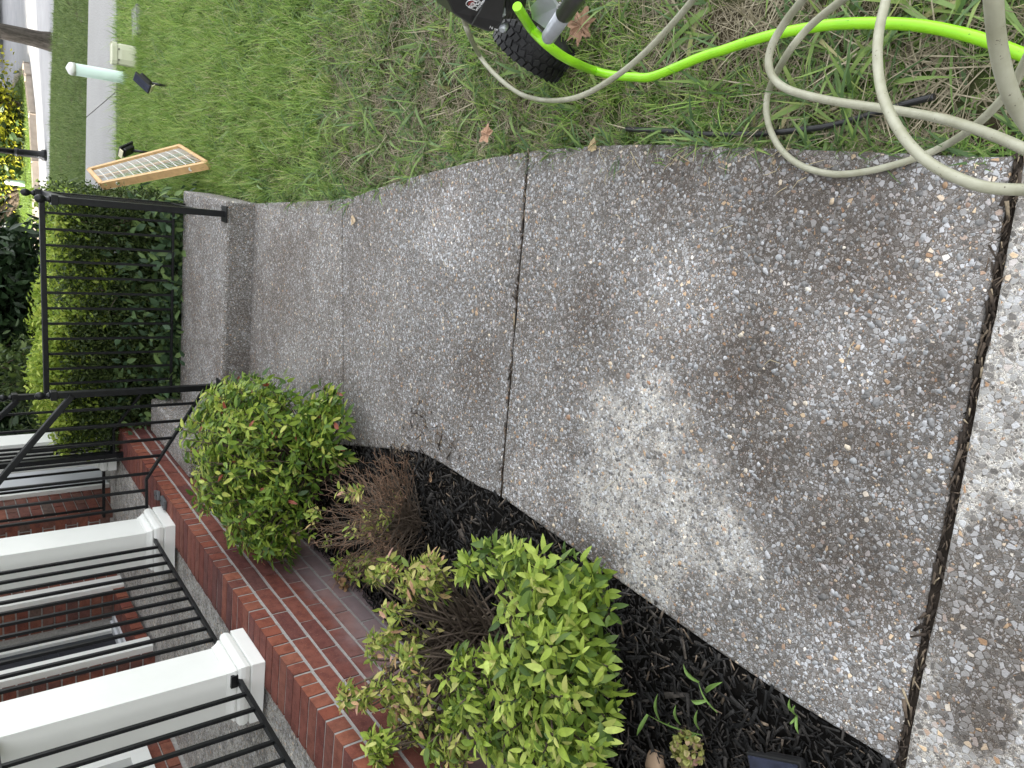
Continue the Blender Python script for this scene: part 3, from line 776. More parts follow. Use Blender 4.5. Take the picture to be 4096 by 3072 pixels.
ok &= side(swn0, swn1, x, y) < -.03 * np.hypot(*(swn1 - swn0)[:2]) if side(swn0, swn1, 1., 2.) < 0 else side(swn0, swn1, x, y) > 0
x, y = x[ok], y[ok]; n = len(x)
patch = smooth_noise(x, y, 1.6, 3.) + .35 * smooth_noise(x, y, 5.5, 1.)
lush = np.clip((y - 2.2) / 2.4, 0, 1) * .56 + .22 + .30 * patch + r.normal(0, .16, n)   # sparse and weedy close by, lush farther on
idx = np.where(lush > .60, r.choice([0, 1, 10], n, p=[.4, .4, .2]), np.where(lush > .38, r.choice([0, 1, 2, 3, 11, 6], n, p=[.22, .18, .28, .12, .06, .14]), r.choice([2, 3, 4, 5, 6, 7, 11], n, p=[.20, .19, .15, .13, .10, .11, .12])))
keepp = r.random(n) < np.where(lush < .3, .62, 1.)
# thin the far lawn a little, keep near dense
keepp &= r.random(n) < np.where(y > 5, .8, 1.)
scl = r.uniform(.75, 1.25, n) * np.where(y > 4, 1.1, 1.)
near_path = (x - x_edge(y)) < .05; scl = np.where(near_path, scl * .8, scl)
pos = np.stack([x, y, np.full(n, LZ) - .008], -1); rot = np.stack([r.normal(0, .1, n), r.normal(0, .1, n), r.uniform(0, 6.28, n)], -1)
tag(scatter('lawn_grass', pos[keepp], rot[keepp], scl[keepp], idx[keepp], gv), 'long patchy green grass with coarse weeds and straw beside the walkway', 'grass')
n = 330; y = np.concatenate([r.uniform(.5, 1.7, 150), r.uniform(1.7, 3.85, 180)]); x = x_edge(y) + r.normal(.006, .012, n)
tag(scatter('edge_grass', np.stack([x, y, np.full(n, -.012)], -1), np.stack([r.normal(0, .1, n), r.normal(-.35, .25, n), r.uniform(0, 6.28, n)], -1), r.uniform(.45, .95, n), r.choice([3, 5, 2, 11, 6], n), gv), 'ragged grass blades creeping over the lawn side edge of the walkway', 'grass')
# dirt film with straw under the near grass
n = 1900; y = r.uniform(.2, 3.2, n); x = x_edge(y) + .02 + r.random(n) * 1.3
pos = np.stack([x, y, np.full(n, -.03)], -1)
tag(scatter('dry_thatch', pos, np.stack([r.normal(0, .15, n), r.normal(0, .15, n), r.uniform(0, 6.28, n)], -1), r.uniform(.7, 1.3, n), r.integers(0, 2, n), [gv[6], gv[7]]), 'dry straw and dead clippings lying between the weeds near the hoses', 'straw')
print('lawn ok')
# mown strip between sidewalk and street, grass past the sidewalk
cb = [P(205, -300), P(205, 0), P(198, 200), P(190, 430), P(187, 746), P(186, 1200)]
n = 26000; x = r.uniform(-.5, 11, n); y = r.uniform(6.5, 15.5, n)
bx = [p[0] for p in cb][::-1]; by = [p[1] for p in cb][::-1]
ycurb = np.interp(x, bx, by)
swd = (swf1 - swf0)[:2] / np.linalg.norm((swf1 - swf0)[:2])
ysw = swf0[1] + (x - swf0[0]) * swd[1] / swd[0]
s_, d_ = hcoord(x, y)
ok = (y > ysw + .06) & (y < ycurb - .05) & (x < .56 * y + 1.5)
pos = np.stack([x, y, np.full(n, -.035)], -1)[ok]; n2 = len(pos)
tag(scatter('verge_grass', pos, np.stack([r.normal(0, .1, n2), r.normal(0, .1, n2), r.uniform(0, 6.28, n2)], -1), r.uniform(.9, 1.6, n2), r.integers(0, 2, n2), [gv[8], gv[9]]), 'short mown green grass strip between the sidewalk and the street', 'grass')

# ------------------------------------------------------------ sidewalk, street, far grass
def sheet(name, poly, z, mat, th=.06):
    mb = MB(); mb.prism([(p[0], p[1]) for p in poly], z - th, z); return tag(mb.build(name, mat), kind='structure')
m = MT('sidewalk_concrete', .9, .2); co = m.coord(); c = m.ramp(m.noise(90, 3, .8, co), [(.35, (.20, .20, .195)), (.62, (.40, .395, .385))]); m.col(m.mix(m.mapr(m.noise(2, 3, .5, co), .35, .65, 0, .25), c, (.24, .235, .225))); m.bump(m.noise(160, 3, .6, co), .5, .004); M['side'] = m.m
ex = lambda a, b, k: a + (b - a) * k
sw = [ex(swn0, swn1, -3), ex(swn0, swn1, 4), ex(swf0, swf1, 3.2), ex(swf0, swf1, -2.4)]
swo = empty('sidewalk'); tag(swo, kind='structure')
c0, c1 = P(465, 362), P(345, 465)
cdir = (c1 - c0); 
mb = MB(); mb.prism([(p[0], p[1]) for p in (sw[0], c0 - np.array([0.004, 0, 0]), c1 - np.array([0.004, 0, 0]) , sw[3])], -.10, .0); mb.build('slab', M['side'], swo)
mb = MB(); mb.prism([(p[0], p[1]) for p in (c0 + np.array([-.016, 0, 0]), sw[1], sw[2], c1 + np.array([-.016, 0, 0]))], -.10, .0); mb.build('slab', M['side'], swo)
M['street'] = plain('street_concrete', (.30, .30, .31), .9, .2, var=.10, scale=3, bump=.2, bs=60)
M['curb'] = plain('curb_concrete', (.30, .26, .22), .9, .2, var=.15, scale=10)
far_l, far_r = np.array([-30., 30., 0]), np.array([60., 60., 0])
st = [cb[5] + (cb[5] - cb[4]) * 8, cb[5], cb[4], cb[3], cb[2], cb[1], cb[0], cb[0] + (cb[0] - cb[1]) * 3, np.array([80, 10, 0]), np.array([80, 90, 0]), np.array([-80, 90, 0])]
sheet('street', st, -.028, M['street'], .05)
# grass island with a curb on the far side of the street
isl = [P(108, 268), P(116, 315), P(132, 463), P(143, 648), P(148, 768), P(150, 1100), P(152, 1700)]
farI = [P(20, 1700), P(38, 400), P(60, 340)]
M['grass_far'] = plain('far_grass', (.09, .15, .02), .9, .1, var=.35, scale=6, bump=.6, bs=40)
sheet('grass_verge', isl + farI, .03, M['grass_far'], .12)
mb = MB()
for a, b in zip(isl, isl[1:]): mb.bar((a[0], a[1], -.005), (b[0], b[1], -.005), .14, .09, .015)
a, b = isl[0], farI[-1]; mb.bar((a[0], a[1], -.005), (b[0], b[1], -.005), .14, .09, .015)
tag(mb.build('kerb', M['curb']), kind='structure')
n = 16000; u = r.random(n); vv = r.random(n)
pl_ = np.array([p[:2] for p in isl]); xs = r.uniform(pl_[:, 0].min() - 1, 16, n); ys = r.uniform(9, 34, n)
okp = inside([tuple(p[:2]) for p in isl + farI], np.stack([xs, ys], -1)); n2 = okp.sum()
tag(scatter('far_lawn_grass', np.stack([xs, ys, np.full(n, .025)], -1)[okp], np.stack([np.zeros(n2), np.zeros(n2), r.uniform(0, 6.28, n2)], -1), r.uniform(1.3, 2.2, n2), r.integers(0, 2, n2), [gv[8], gv[9]]), 'sunlit yellow green grass across the street in front of the shrubs', 'grass')
print('far ground ok')

# ------------------------------------------------------------ mulch bed
def h2w(s, d): return A0[None] + np.outer(s, T) + np.outer(d, N)
bed_l = [tuple(p[:2]) for p in LEs]
bedpoly = [Hs(-4., -.02)[:2]] + [(-1.6, -1.2), (l0 + dj * 1.7)[:2].tolist(), tuple(l0)] + [p for p in bed_l if p[1] > l0[1]] + [Hs(1.19, .2)[:2], Hs(1.19, -.02)[:2]]
mb = MB(); mb.prism([(p[0], p[1]) for p in bedpoly], -.1, -.016); tag(mb.build('mulch_bed', M['soil']), kind='structure')
n = 60000; x = r.uniform(-1.9, .1, n); y = .3 + 4.2 * r.random(n) ** 1.5; ok = inside(bedpoly, np.stack([x, y], -1)); x, y = x[ok], y[ok]; n = len(x)
Lc = np.clip(r.lognormal(math.log(.021), .5, n), .007, .075); S = np.stack([Lc, Lc * r.uniform(.08, .26, n), r.uniform(.0012, .004, n)], -1)
z = -.010 + .030 * r.random(n) + .012 * smooth_noise(x, y, 4, 2)
R = euler_mats(np.stack([r.normal(0, .35, n), r.normal(0, .25, n), r.uniform(0, 6.28, n)], -1))
cv = cubeV.copy(); cv[:, 1] *= np.where(cv[:, 0] > 0, .55, 1.); cv[[0, 2], 2] *= .5
V, Fs, tn = stamp(cv, cubeF, np.stack([x, y, z], -1), R, S, r.random(n))
tag(mesh_np('mulch_chips', V, Fs, M['mulch'], tn), 'black shredded bark mulch covering the planting bed by the brick edge', 'mulch', kind='stuff')
# debris caught in the two wide joints and washed over the path edge
def line_pts(a, b, n, w_): 
    t_ = r.random(n); p = a[None, :2] * (1 - t_[:, None]) + b[None, :2] * t_[:, None]; return p + r.normal(0, w_, (n, 2))
pj = np.concatenate([line_pts(cuts[0][0], cuts[0][1], 520, .005), line_pts(cuts[1][0], cuts[1][1], 150, .003), line_pts(P(1560, 1800), P(1700, 1850), 90, .02), line_pts(P(1650, 1650), P(1850, 1880), 90, .06)])
n = len(pj); Lc = np.clip(r.lognormal(math.log(.016), .5, n), .006, .05); S = np.stack([Lc, Lc * r.uniform(.08, .25, n), np.full(n, .002)], -1)
jd = math.atan2(dj[1], dj[0]); rz = np.where(np.arange(n) < 670, jd + r.normal(0, .45, n), r.uniform(0, 6.28, n))
R = euler_mats(np.stack([r.normal(0, .3, n), r.normal(0, .2, n), rz], -1)); zz = np.where(np.arange(n) < 670, r.uniform(-.012, .002, n), .004)
M['debris'] = tinted('bark_debris', [(0, (.025, .02, .016)), (.55, (.06, .047, .037)), (.85, (.15, .115, .085)), (1, (.38, .31, .21))], .9, .2, mottle=.3)
V, Fs, tn = stamp(cv, cubeF, np.concatenate([pj, zz[:, None]], 1), R, S, r.random(n))
tag(mesh_np('joint_debris', V, Fs, M['debris'], tn), 'brown bark and straw debris packed into the wide joints of the walkway', 'debris', kind='stuff')
print('mulch ok')

# ------------------------------------------------------------ leaves and shrubs
def leaf_base(L=1., W=.36, fold=.10, droop=.16, seg=5):
    V = []; Fs = []
    for k in range(seg + 1):
        f = k / seg; w_ = W * .5 * (math.sin(math.pi * min(1, f * .92 + .04) ** .8) ** .9) * (1 if 0 < k < seg else 0)
        z = -droop * f * f; V += [(f * L, -w_, z + fold * w_ * 2), (f * L, 0, z), (f * L, w_, z + fold * w_ * 2)]
    V = np.array(V); Q = []
    for k in range(seg):
        a = 3 * k; Q += [(a, a + 3, a + 4, a + 1), (a + 1, a + 4, a + 5, a + 2)]
    return V, np.array(Q)
LV, LF = leaf_base()
LV2, LF2 = leaf_base(W=.5, droop=.3)
def frame(dirs, roll, up_bias=None):
    "rotation matrices whose x axis is dirs"
    x = dirs / np.linalg.norm(dirs, axis=1, keepdims=True); up = np.tile(np.array([0, 0, 1.]), (len(x), 1)) + rng.normal(0, .25, (len(x), 3))
    y = np.cross(up, x); y /= np.linalg.norm(y, axis=1, keepdims=True) + 1e-9; z = np.cross(x, y)
    c, s_ = np.cos(roll)[:, None], np.sin(roll)[:, None]; y2 = y * c + z * s_; z2 = np.cross(x, y2)
    return np.stack([x, y2, z2], -1)
def shoot_leaves(tips, axes, nper, size, spread, r, whorl=.035):
    "leaflets round each shoot tip"
    n = len(tips) * nper; ti = np.repeat(np.arange(len(tips)), nper); k = np.tile(np.arange(nper), len(tips))
    ax = axes[ti]; a = np.cross(ax, np.array([.3, .2, 1.])); a /= np.linalg.norm(a, axis=1, keepdims=True) + 1e-9; b = np.cross(ax, a)
    ph = k * 2.4 + r.uniform(0, .8, n) + ti
    out = a * np.cos(ph)[:, None] + b * np.sin(ph)[:, None]
    el = np.clip(r.normal(spread, .25, n), -.3, 1.4)
    d = out * np.cos(el)[:, None] * 1. + ax * np.sin(el)[:, None] + np.array([0, 0, -.10]); 
    base = tips[ti] - ax * (k / nper * whorl)[:, None] + out * .004
    sz = size * r.uniform(.55, 1.25, n)
    return base, d, sz, ti
def shrub(name, loc, label, cat, tips, axes, nper, size, mats, r, n_single=120, spread=.5, stems=True, stem_r=.0022, stem_mat='stem', base_pts=None, tintf=None, whorl=.035, LB=None, group=None, twigs=None):
    t = empty(name, tuple(loc), 0, label, cat, group); loc = np.array(loc, dtype=float)
    lv, lf = LB or (LV, LF)
    base, d, sz, ti = shoot_leaves(tips, axes, nper, size, spread, r, whorl)
    base = base - loc; base[:, 2] = np.maximum(base[:, 2], .004 - loc[2])
    R = frame(d, r.normal(0, .35, len(base))); S = np.stack([sz, sz * r.uniform(.8, 1.15, len(base)), sz], -1)
    tn = r.random(len(base))
    if tintf is not None: tn = np.clip(tintf(base + loc, tn), 0, 1)
    # the leaves nearest the camera are single parts
    dist = np.linalg.norm(base + loc - np.array([0, 0, CAM_H]), axis=1) - sz * 2.0 + r.random(len(base)) * .22
    order = np.argsort(dist); single = order[:n_single]; rest = order[n_single:]
    if n_single:
        me = mesh_np('leaf', lv, lf, None, None, True, parent=False); me.materials.append(M[mats[1]])
        for i in single:
            o = bpy.data.objects.new('leaf', me); COL.objects.link(o); o.parent = t
            mt = np.eye(4); mt[:3, :3] = R[i] * S[i][None, :]; mt[:3, 3] = base[i]; o.matrix_local = Matrix(mt.tolist())
    V, Fs, tt = stamp(lv, lf, base[rest], R[rest], S[rest], tn[rest])
    o = mesh_np('foliage', V, Fs, M[mats[0]], tt, True, parent=t); tag(o, kind='stuff')
    if stems:
        mb = MB(); bp = base_pts if base_pts is not None else np.tile(loc, (len(tips), 1)) + np.stack([r.normal(0, .03, len(tips)), r.normal(0, .03, len(tips)), np.zeros(len(tips))], -1)
        for i, tp in enumerate(tips):
            if i % (1 if len(tips) < 90 else 2): continue
            a = bp[i] - loc; b = tp - loc; mid = (a + b) / 2 + np.array([0, 0, .04]) * r.random() + r.normal(0, .018, 3)
            pts = catmull([a, mid * .6 + a * .4 + np.array([0, 0, .03]), mid * .6 + b * .4, b], 3); k = len(pts)
            mb.tube(pts, [stem_r * (1.5 - .8 * j / k) for j in range(k)], 5, False)
        mb.build('stem', M[stem_mat], t)
    return t
def mound(c, rad, n, r, shell=.35, low=.0):
    v = r.normal(0, 1, (n * 3, 3)); v /= np.linalg.norm(v, axis=1, keepdims=True); v = v[v[:, 2] > -.35][:n]
    k = 1 - shell * r.random(len(v)) ** 1.2; lump = 1 + .10 * smooth_noise(v[:, 0] * 3 + c[0] * 9, v[:, 1] * 3 + v[:, 2] * 4, 1.3, c[1] * 5)
    p = np.array(c) + v * np.array(rad) * (k * lump)[:, None]; p[:, 2] = np.maximum(p[:, 2], .03)
    ax = v * .7 + np.array([0, 0, .75]) + r.normal(0, .2, v.shape); ax /= np.linalg.norm(ax, axis=1, keepdims=True); return p, ax
r = np.random.default_rng(21)
# big green nandina by the landing
t1, a1 = mound((-.25, 3.42, .27), (.37, .42, .33), 860, r, .5)
t2, a2 = mound((-.55, 3.40, .24), (.20, .24, .22), 170, r, .5); t3, a3 = mound((-.10, 3.75, .22), (.24, .35, .27), 190, r, .5)
t4, a4 = mound((-.14, 3.02, .12), (.2, .16, .14), 120, r, .5)
tips = np.concatenate([t1, t2, t3, t4]); axes = np.concatenate([a1, a2, a3, a4])
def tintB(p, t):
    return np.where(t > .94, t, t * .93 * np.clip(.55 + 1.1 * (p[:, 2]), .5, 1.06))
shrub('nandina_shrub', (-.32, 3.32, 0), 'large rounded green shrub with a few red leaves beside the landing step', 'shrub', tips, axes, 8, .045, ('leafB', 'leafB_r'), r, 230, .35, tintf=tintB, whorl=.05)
print('B1')
# half dead shrub
c0 = P(1665, 2090); tp = []
for k in range(150):
    v_ = r.random(); py = 1830 + 500 * r.random(); px = 1200 + 330 * r.random() ** .8 + .45 * abs(py - 2080)
    zt = .10 + .24 * r.random() * (1 - .5 * abs(py - 2080) / 260); tp.append(P(px, py, zt))
tp = np.array(tp); t = empty('bare_shrub', tuple(c0), 0, 'half dead shrub of bare brown twigs with a few yellow leaves beside the walkway', 'shrub')
mb = MB(); mb2 = MB(); lv_t, lv_a = [], []
for k, q in enumerate(tp):
    a = c0 * 0 + np.array([r.normal(0, .035), r.normal(0, .035), -.01]); b = q - c0; L_ = np.linalg.norm(b)
    pts = catmull([a, a * .6 + b * .4 + np.array([0, 0, .02]) + r.normal(0, .014, 3), a * .25 + b * .75 + r.normal(0, .014, 3), b], 3)
    mb.tube(pts, [.0024 - .0013 * j / len(pts) for j in range(len(pts))], 5, False)
    for j in range(9):   # fine side twigs
        f = int(len(pts) * (.45 + .5 * r.random())); s0_ = pts[min(f, len(pts) - 1)]; dr = (b / L_) + r.normal(0, .55, 3); dr[2] = abs(dr[2]) * .7; dr /= np.linalg.norm(dr)
        l_ = .02 + .045 * r.random(); mb2.tube([s0_, s0_ + dr * l_ * .5 + r.normal(0, .004, 3), s0_ + dr * l_], [.0011, .0009, .0006], 4, False)
mb.build('branch', M['stem'], t); mb2.build('twig', M['twig'], t)
lt = np.array([P(px, py, z_) for px, py, z_ in [(1230, 2060, .3), (1250, 2085, .3), (1270, 2050, .28), (1410, 1960, .25), (1425, 1985, .25), (1400, 2000, .2), (1450, 2080, .2), (1480, 2110, .18), (1500, 2060, .18), (1530, 2100, .15), (1450, 2130, .18), (1560, 2000, .12), (1540, 2050, .15), (1500, 2150, .14), (1300, 2180, .2), (1390, 2110, .22), (1350, 1975, .25)]])
la = r.normal(0, .4, lt.shape) + np.array([0, .2, .8]); la /= np.linalg.norm(la, axis=1, keepdims=True)
base, d, sz, ti = shoot_leaves(np.repeat(lt, 2, 0) + r.normal(0, .012, (len(lt) * 2, 3)), np.repeat(la, 2, 0), 7, .034, .5, r); base -= c0
me = mesh_np('leaf', LV, LF, M['leafY_r'], None, True, parent=False)
Rm = frame(d, r.normal(0, .4, len(d)))
for i in range(len(base)):
    o = bpy.data.objects.new('leaf', me); COL.objects.link(o); o.parent = t; mt = np.eye(4); mt[:3, :3] = Rm[i] * sz[i]; mt[:3, 3] = base[i]; o.matrix_local = Matrix(mt.tolist())
# small low green plant and dried flower heads behind it
lt = np.array([P(1330 + 200 * r.random(), 2225 + 90 * r.random(), .05 + .1 * r.random()) for k in range(34)]); la = r.normal(0, .4, lt.shape) + np.array([0, 0, .8]); la /= np.linalg.norm(la, axis=1, keepdims=True)
shrub('low_plant', P(1480, 2260), 'small low green plant growing at the foot of the bare shrub, toward the brick', 'plant', lt, la, 7, .03, ('leafB', 'leafB_r'), r, 40, .5, LB=(LV2, LF2), tintf=lambda p, t: .35 + .5 * t)
M['dried'] = tinted('dried_flower', [(0, (.16, .09, .045)), (.5, (.30, .18, .09)), (1, (.42, .28, .15))], .8, .2, .15, mottle=.2)
def flowerhead(name, c, rad, label, mat, n=150, size=.016, r=r, single=0):
    v = r.normal(0, 1, (n, 3)); v /= np.linalg.norm(v, axis=1, keepdims=True); v = v[v[:, 2] > -.5]
    t = empty(name, (c[0], c[1], 0), 0, label, 'flower head'); p = v * np.array(rad) * (1 - .25 * r.random((len(v), 1))) + np.array([0, 0, c[2]])
    tang = np.cross(v, r.normal(0, 1, v.shape)); R = frame(tang, r.uniform(0, 6, len(v)))
    V, Fs, tt = stamp(LV2 * np.array([1, 1.9, 1]) - np.array([.5, 0, 0]), LF2, p, R, np.full((len(v), 3), size) * r.uniform(.7, 1.2, (len(v), 1)), r.random(len(v))); tag(mesh_np('petals', V, Fs, mat, tt, True, parent=t), kind='stuff')
    mb = MB(); mb.tube([(0, 0, -.02), (.004, .003, c[2] * .5), (0, 0, c[2])], .0022, 6); mb.build('stem', M['stem'], t); return t
q = P(1375, 2300, .05); flowerhead('dried_flower', (q[0], q[1], .05), (.07, .05, .035), 'brown dried flower cluster lying against the foot of the brick edge', M['dried'], 170, .016)
M['hydr'] = tinted('fading_petal', [(0, (.16, .16, .04)), (.5, (.30, .32, .08)), (.8, (.40, .40, .15)), (1, (.36, .20, .16))], .6, .3, .25, mottle=.15)
q = P(2745, 3000, .075); flowerhead('hydrangea_head', (q[0], q[1], .07), (.042, .042, .036), 'round faded yellow green hydrangea flower head in the black mulch', M['hydr'], 260, .015)
print('B2')
# bright shrubs nearest the camera
def clusters(spec, r, dn=1.):
    tp, ax = [], []
    for (px, py, z_, rx, n_) in spec:
        c = P(px, py, z_); p, a = mound(c, (rx, rx, rx * .75), int(n_ * dn), r, .6); tp.append(p); ax.append(a)
    return np.concatenate(tp), np.concatenate(ax)
spec = [(2130, 2330, .26, .12, 42), (2330, 2370, .16, .10, 34), (2200, 2480, .27, .13, 40), (2260, 2620, .26, .15, 46), (2050, 2640, .29, .13, 38), (2330, 2560, .16, .12, 30), (2120, 2780, .28, .13, 36), (1880, 2740, .30, .10, 24), (1780, 2960, .28, .10, 20), (1830, 2840, .26, .08, 16), (1860, 2300, .26, .06, 10), (2000, 2930, .28, .11, 30), (2270, 2930, .28, .12, 36), (2360, 2800, .14, .10, 20), (2150, 3060, .26, .13, 34), (1960, 2230, .22, .07, 12), (2040, 2240, .22, .07, 16), (2330, 3060, .22, .10, 26)]
tips, axes = clusters(spec, r, .9)
bp = np.repeat(P(2200, 2650, 0)[None], len(tips), 0) + r.normal(0, .05, (len(tips), 3)) * np.array([1, 1, 0])
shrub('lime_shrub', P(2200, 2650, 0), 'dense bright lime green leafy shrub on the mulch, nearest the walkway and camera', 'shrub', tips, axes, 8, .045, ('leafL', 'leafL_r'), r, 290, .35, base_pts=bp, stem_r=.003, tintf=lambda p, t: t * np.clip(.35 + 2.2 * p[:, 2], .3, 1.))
spec = [(1730, 2300, .26, .09, 28), (1640, 2350, .26, .07, 18), (1560, 2290, .28, .05, 10), (1500, 2310, .30, .04, 8), (1560, 2480, .33, .07, 12), (1500, 2580, .36, .07, 14), (1640, 2660, .34, .08, 16), (1560, 2760, .36, .08, 18), (1680, 2820, .32, .08, 16), (1460, 2790, .42, .045, 10), (1380, 2790, .45, .04, 12), (1600, 2900, .33, .07, 10), (1810, 2990, .30, .07, 12), (1700, 2560, .22, .07, 8), (1820, 2760, .22, .06, 6)]
tips, axes = clusters(spec, r)
bp = np.repeat(P(1960, 2560, 0)[None], len(tips), 0) + r.normal(0, .06, (len(tips), 3)) * np.array([1, 1, 0])
sy = shrub('yellowing_shrub', P(1960, 2560, 0), 'sparse shrub with bare stems and yellow and pink tinged leaves against the brick edge', 'shrub', tips, axes, 8, .036, ('leafY', 'leafY_r'), r, 260, .3, base_pts=bp, stem_r=.0034, tintf=lambda p, t: t)
# thick woody bare stems
mb = MB(); c0 = P(1960, 2560, 0)
for k in range(46):
    py = r.uniform(2230, 2950); q = P(r.uniform(1620, 1850), py, r.uniform(.15, .30)); a = np.array([r.normal(0, .06), r.normal(0, .06), -.01]); b = q - c0
    pts = catmull([a, a * .6 + b * .4 + r.normal(0, .012, 3), a * .2 + b * .8 + r.normal(0, .01, 3), b], 3); mb.tube(pts, [.0045 - .0022 * j / len(pts) for j in range(len(pts))], 6, False)
    for j in range(8):
        s0_ = pts[min(len(pts) - 1, int(len(pts) * (.5 + .5 * r.random())))]; dr = b / np.linalg.norm(b) + r.normal(0, .5, 3); dr /= np.linalg.norm(dr); mb.tube([s0_, s0_ + dr * .05 * r.random()], [.0012, .0007], 4, False)
mb.build('woody_stem', M['stem'], sy)
q = P(1510, 2985, .42); tt_, aa_ = mound(q, (.055, .055, .04), 26, r, .6)
shrub('bright_sprig', (q[0], q[1], 0), 'small bright yellow green leaf tuft in front of the brick edge, below the porch railing', 'plant', tt_, aa_, 8, .04, ('leafL', 'leafL_r'), r, 90, .3, base_pts=np.repeat(np.array([[q[0], q[1], 0]]), len(tt_), 0))
print('B3')
# grass weeds growing in the mulch
def weed(loc, blades, label):
    t = empty('grass_weed', tuple(loc), 0, label, 'weed', None); mb = MB()
    for (bx_, by_, tx, ty, wd) in blades:
        a = P(bx_, by_, .02) - loc; b = P(tx, ty, .035) - loc; d = b - a; L_ = np.linalg.norm(d); sd_ = np.array([-d[1], d[0], 0]) / L_
        rows = []
        for k in range(7):
            f = k / 6; p = a + d * f + np.array([0, 0, .008 * math.sin(f * 3.0)]) + sd_ * .003 * math.sin(f * 3); w_ = wd * .72 * (.35 + .65 * math.sin(math.pi * min(1, f * .8 + .12))) * (1 - f ** 4) + .0003
            rows.append((mb.bm.verts.new(p - sd_ * w_ + np.array([0, 0, w_ * .5])), mb.bm.verts.new(p), mb.bm.verts.new(p + sd_ * w_ + np.array([0, 0, w_ * .5]))))
        for u_, v_ in zip(rows, rows[1:]):
            mb.bm.faces.new((u_[0], u_[1], v_[1], v_[0])); mb.bm.faces.new((u_[1], u_[2], v_[2], v_[1]))
        o = mb.build('blade', M['weedg'], t); mb = MB()
    return t
M['weedg'] = plain('weed_leaf', (.15, .25, .06), .5, .35, var=.25, scale=30)
weed(P(2870, 2850, 0), [(2870, 2850, 2795, 2725, .004), (2797, 2728, 2735, 2655, .009), (2822, 2768, 2892, 2728, .008), (2825, 2802, 2765, 2798, .008)], 'broad bladed green weed standing alone in the mulch nearest the walkway edge')
weed(P(2810, 2945, 0), [(2810, 2940, 2592, 2858, .003), (2592, 2858, 2548, 2942, .008), (2640, 2880, 2632, 2775, .008), (2725, 2900, 2705, 2820, .008), (2800, 2920, 2792, 2840, .007), (2780, 2940, 2690, 2935, .006), (2690, 2905, 2680, 2890, .005), (2790, 2935, 2778, 2958, .006)], 'long sprawling green grass weed above the hydrangea head in the mulch')
weed(P(3180, 2870, 0), [(3188, 2860, 3160, 2795, .006), (3190, 2865, 3182, 2820, .006), (3188, 2860, 3195, 2935, .006), (3185, 2870, 3160, 2895, .005)], 'small green weed at the corner of the mulch beside the walkway')
# stone and fallen leaves
q = P(2622, 3062, .01); mb = MB(); bmesh.ops.create_icosphere(mb.bm, subdivisions=3, radius=1)
for v in mb.bm.verts: v.co = Vector((v.co.x * .045, v.co.y * .03, v.co.z * .02)) * (1 + .08 * math.sin(v.co.x * 5 + v.co.y * 3)) + Vector((q[0], q[1], q[2]))
o = mb.build('stone', plain('tan_stone', (.34, .24, .16), .8, .3, var=.15, scale=30)); [setattr(p, 'use_smooth', True) for p in o.data.polygons]; tag(o, 'smooth tan stone in the mulch below the lime shrub', 'stone')
def lobed_leaf(loc, size, rz, label, lobes=5, c=(.36, .22, .14), tilt=.2, name='fallen_leaf'):
    mb = MB(); pts = []; nseg = lobes * 8
    for k in range(nseg):
        a = 2 * math.pi * k / nseg; rr = 1 - .42 * abs(math.sin(a * lobes / 2 + .3)) ** .7 - .06 * math.sin(a * 17); rr *= .8 if abs(a - math.pi) > 2.6 else 1
        pts.append((size * rr * math.cos(a) * .62, size * rr * math.sin(a) * .5))
    cvt = mb.bm.verts.new((0, 0, .004)); rim = [mb.bm.verts.new((p[0], p[1], .012 * math.sin(7 * i_ / nseg * 6.28) * size * 12 * .1 + .006)) for i_, p in enumerate(pts)]; mid = [mb.bm.verts.new((p[0] * .55, p[1] * .55, random.uniform(0, .008))) for p in pts]
    for k in range(nseg):
        mb.bm.faces.new((cvt, mid[k], mid[(k + 1) % nseg])); mb.bm.faces.new((mid[k], rim[k], rim[(k + 1) % nseg], mid[(k + 1) % nseg]))
    t = empty(name, tuple(loc), rz, label, 'fallen leaf', None)
    o = mb.build('leaf_blade', plain('dry_leaf', c, .75, .25, var=.2, scale=60, obj=True), t); o.rotation_euler = (tilt, tilt * .5, 0)
    mb = MB(); mb.tube([(-size * .6, 0, .003), (-size * .2, 0, .008), (size * .5, 0, .012)], .0008, 5); mb.build('leaf_stalk', M['twig'], t)
lobed_leaf(P(1948, 538, .03), .075, 1.1, 'curled tan maple leaf lying on the grass beside the walkway')
lobed_leaf(P(2325, 105, .02), .11, .4, 'brown oak leaf on the lawn next to the pressure washer wheel', 7, (.22, .13, .08))
lobed_leaf(P(2375, 585, .003), .045, 2.0, 'small yellowish leaf lying on the walkway edge below the grass', 3, (.40, .32, .18), .05)
lobed_leaf(P(1416, 880, .003), .05, .5, 'small pale dry leaf lying on the far walkway slab', 3, (.50, .40, .27), .05)
lobed_leaf(P(1728, 1912, .01), .05, 2.5, 'tan dry leaf on the mulch between the walkway and the bare shrub', 3, (.38, .25, .15), .3)
lobed_leaf(P(1550, 2200, .02), .05, 1.5, 'pinkish dry leaf on the mulch beside the low green plant', 3, (.42, .30, .22), .3)
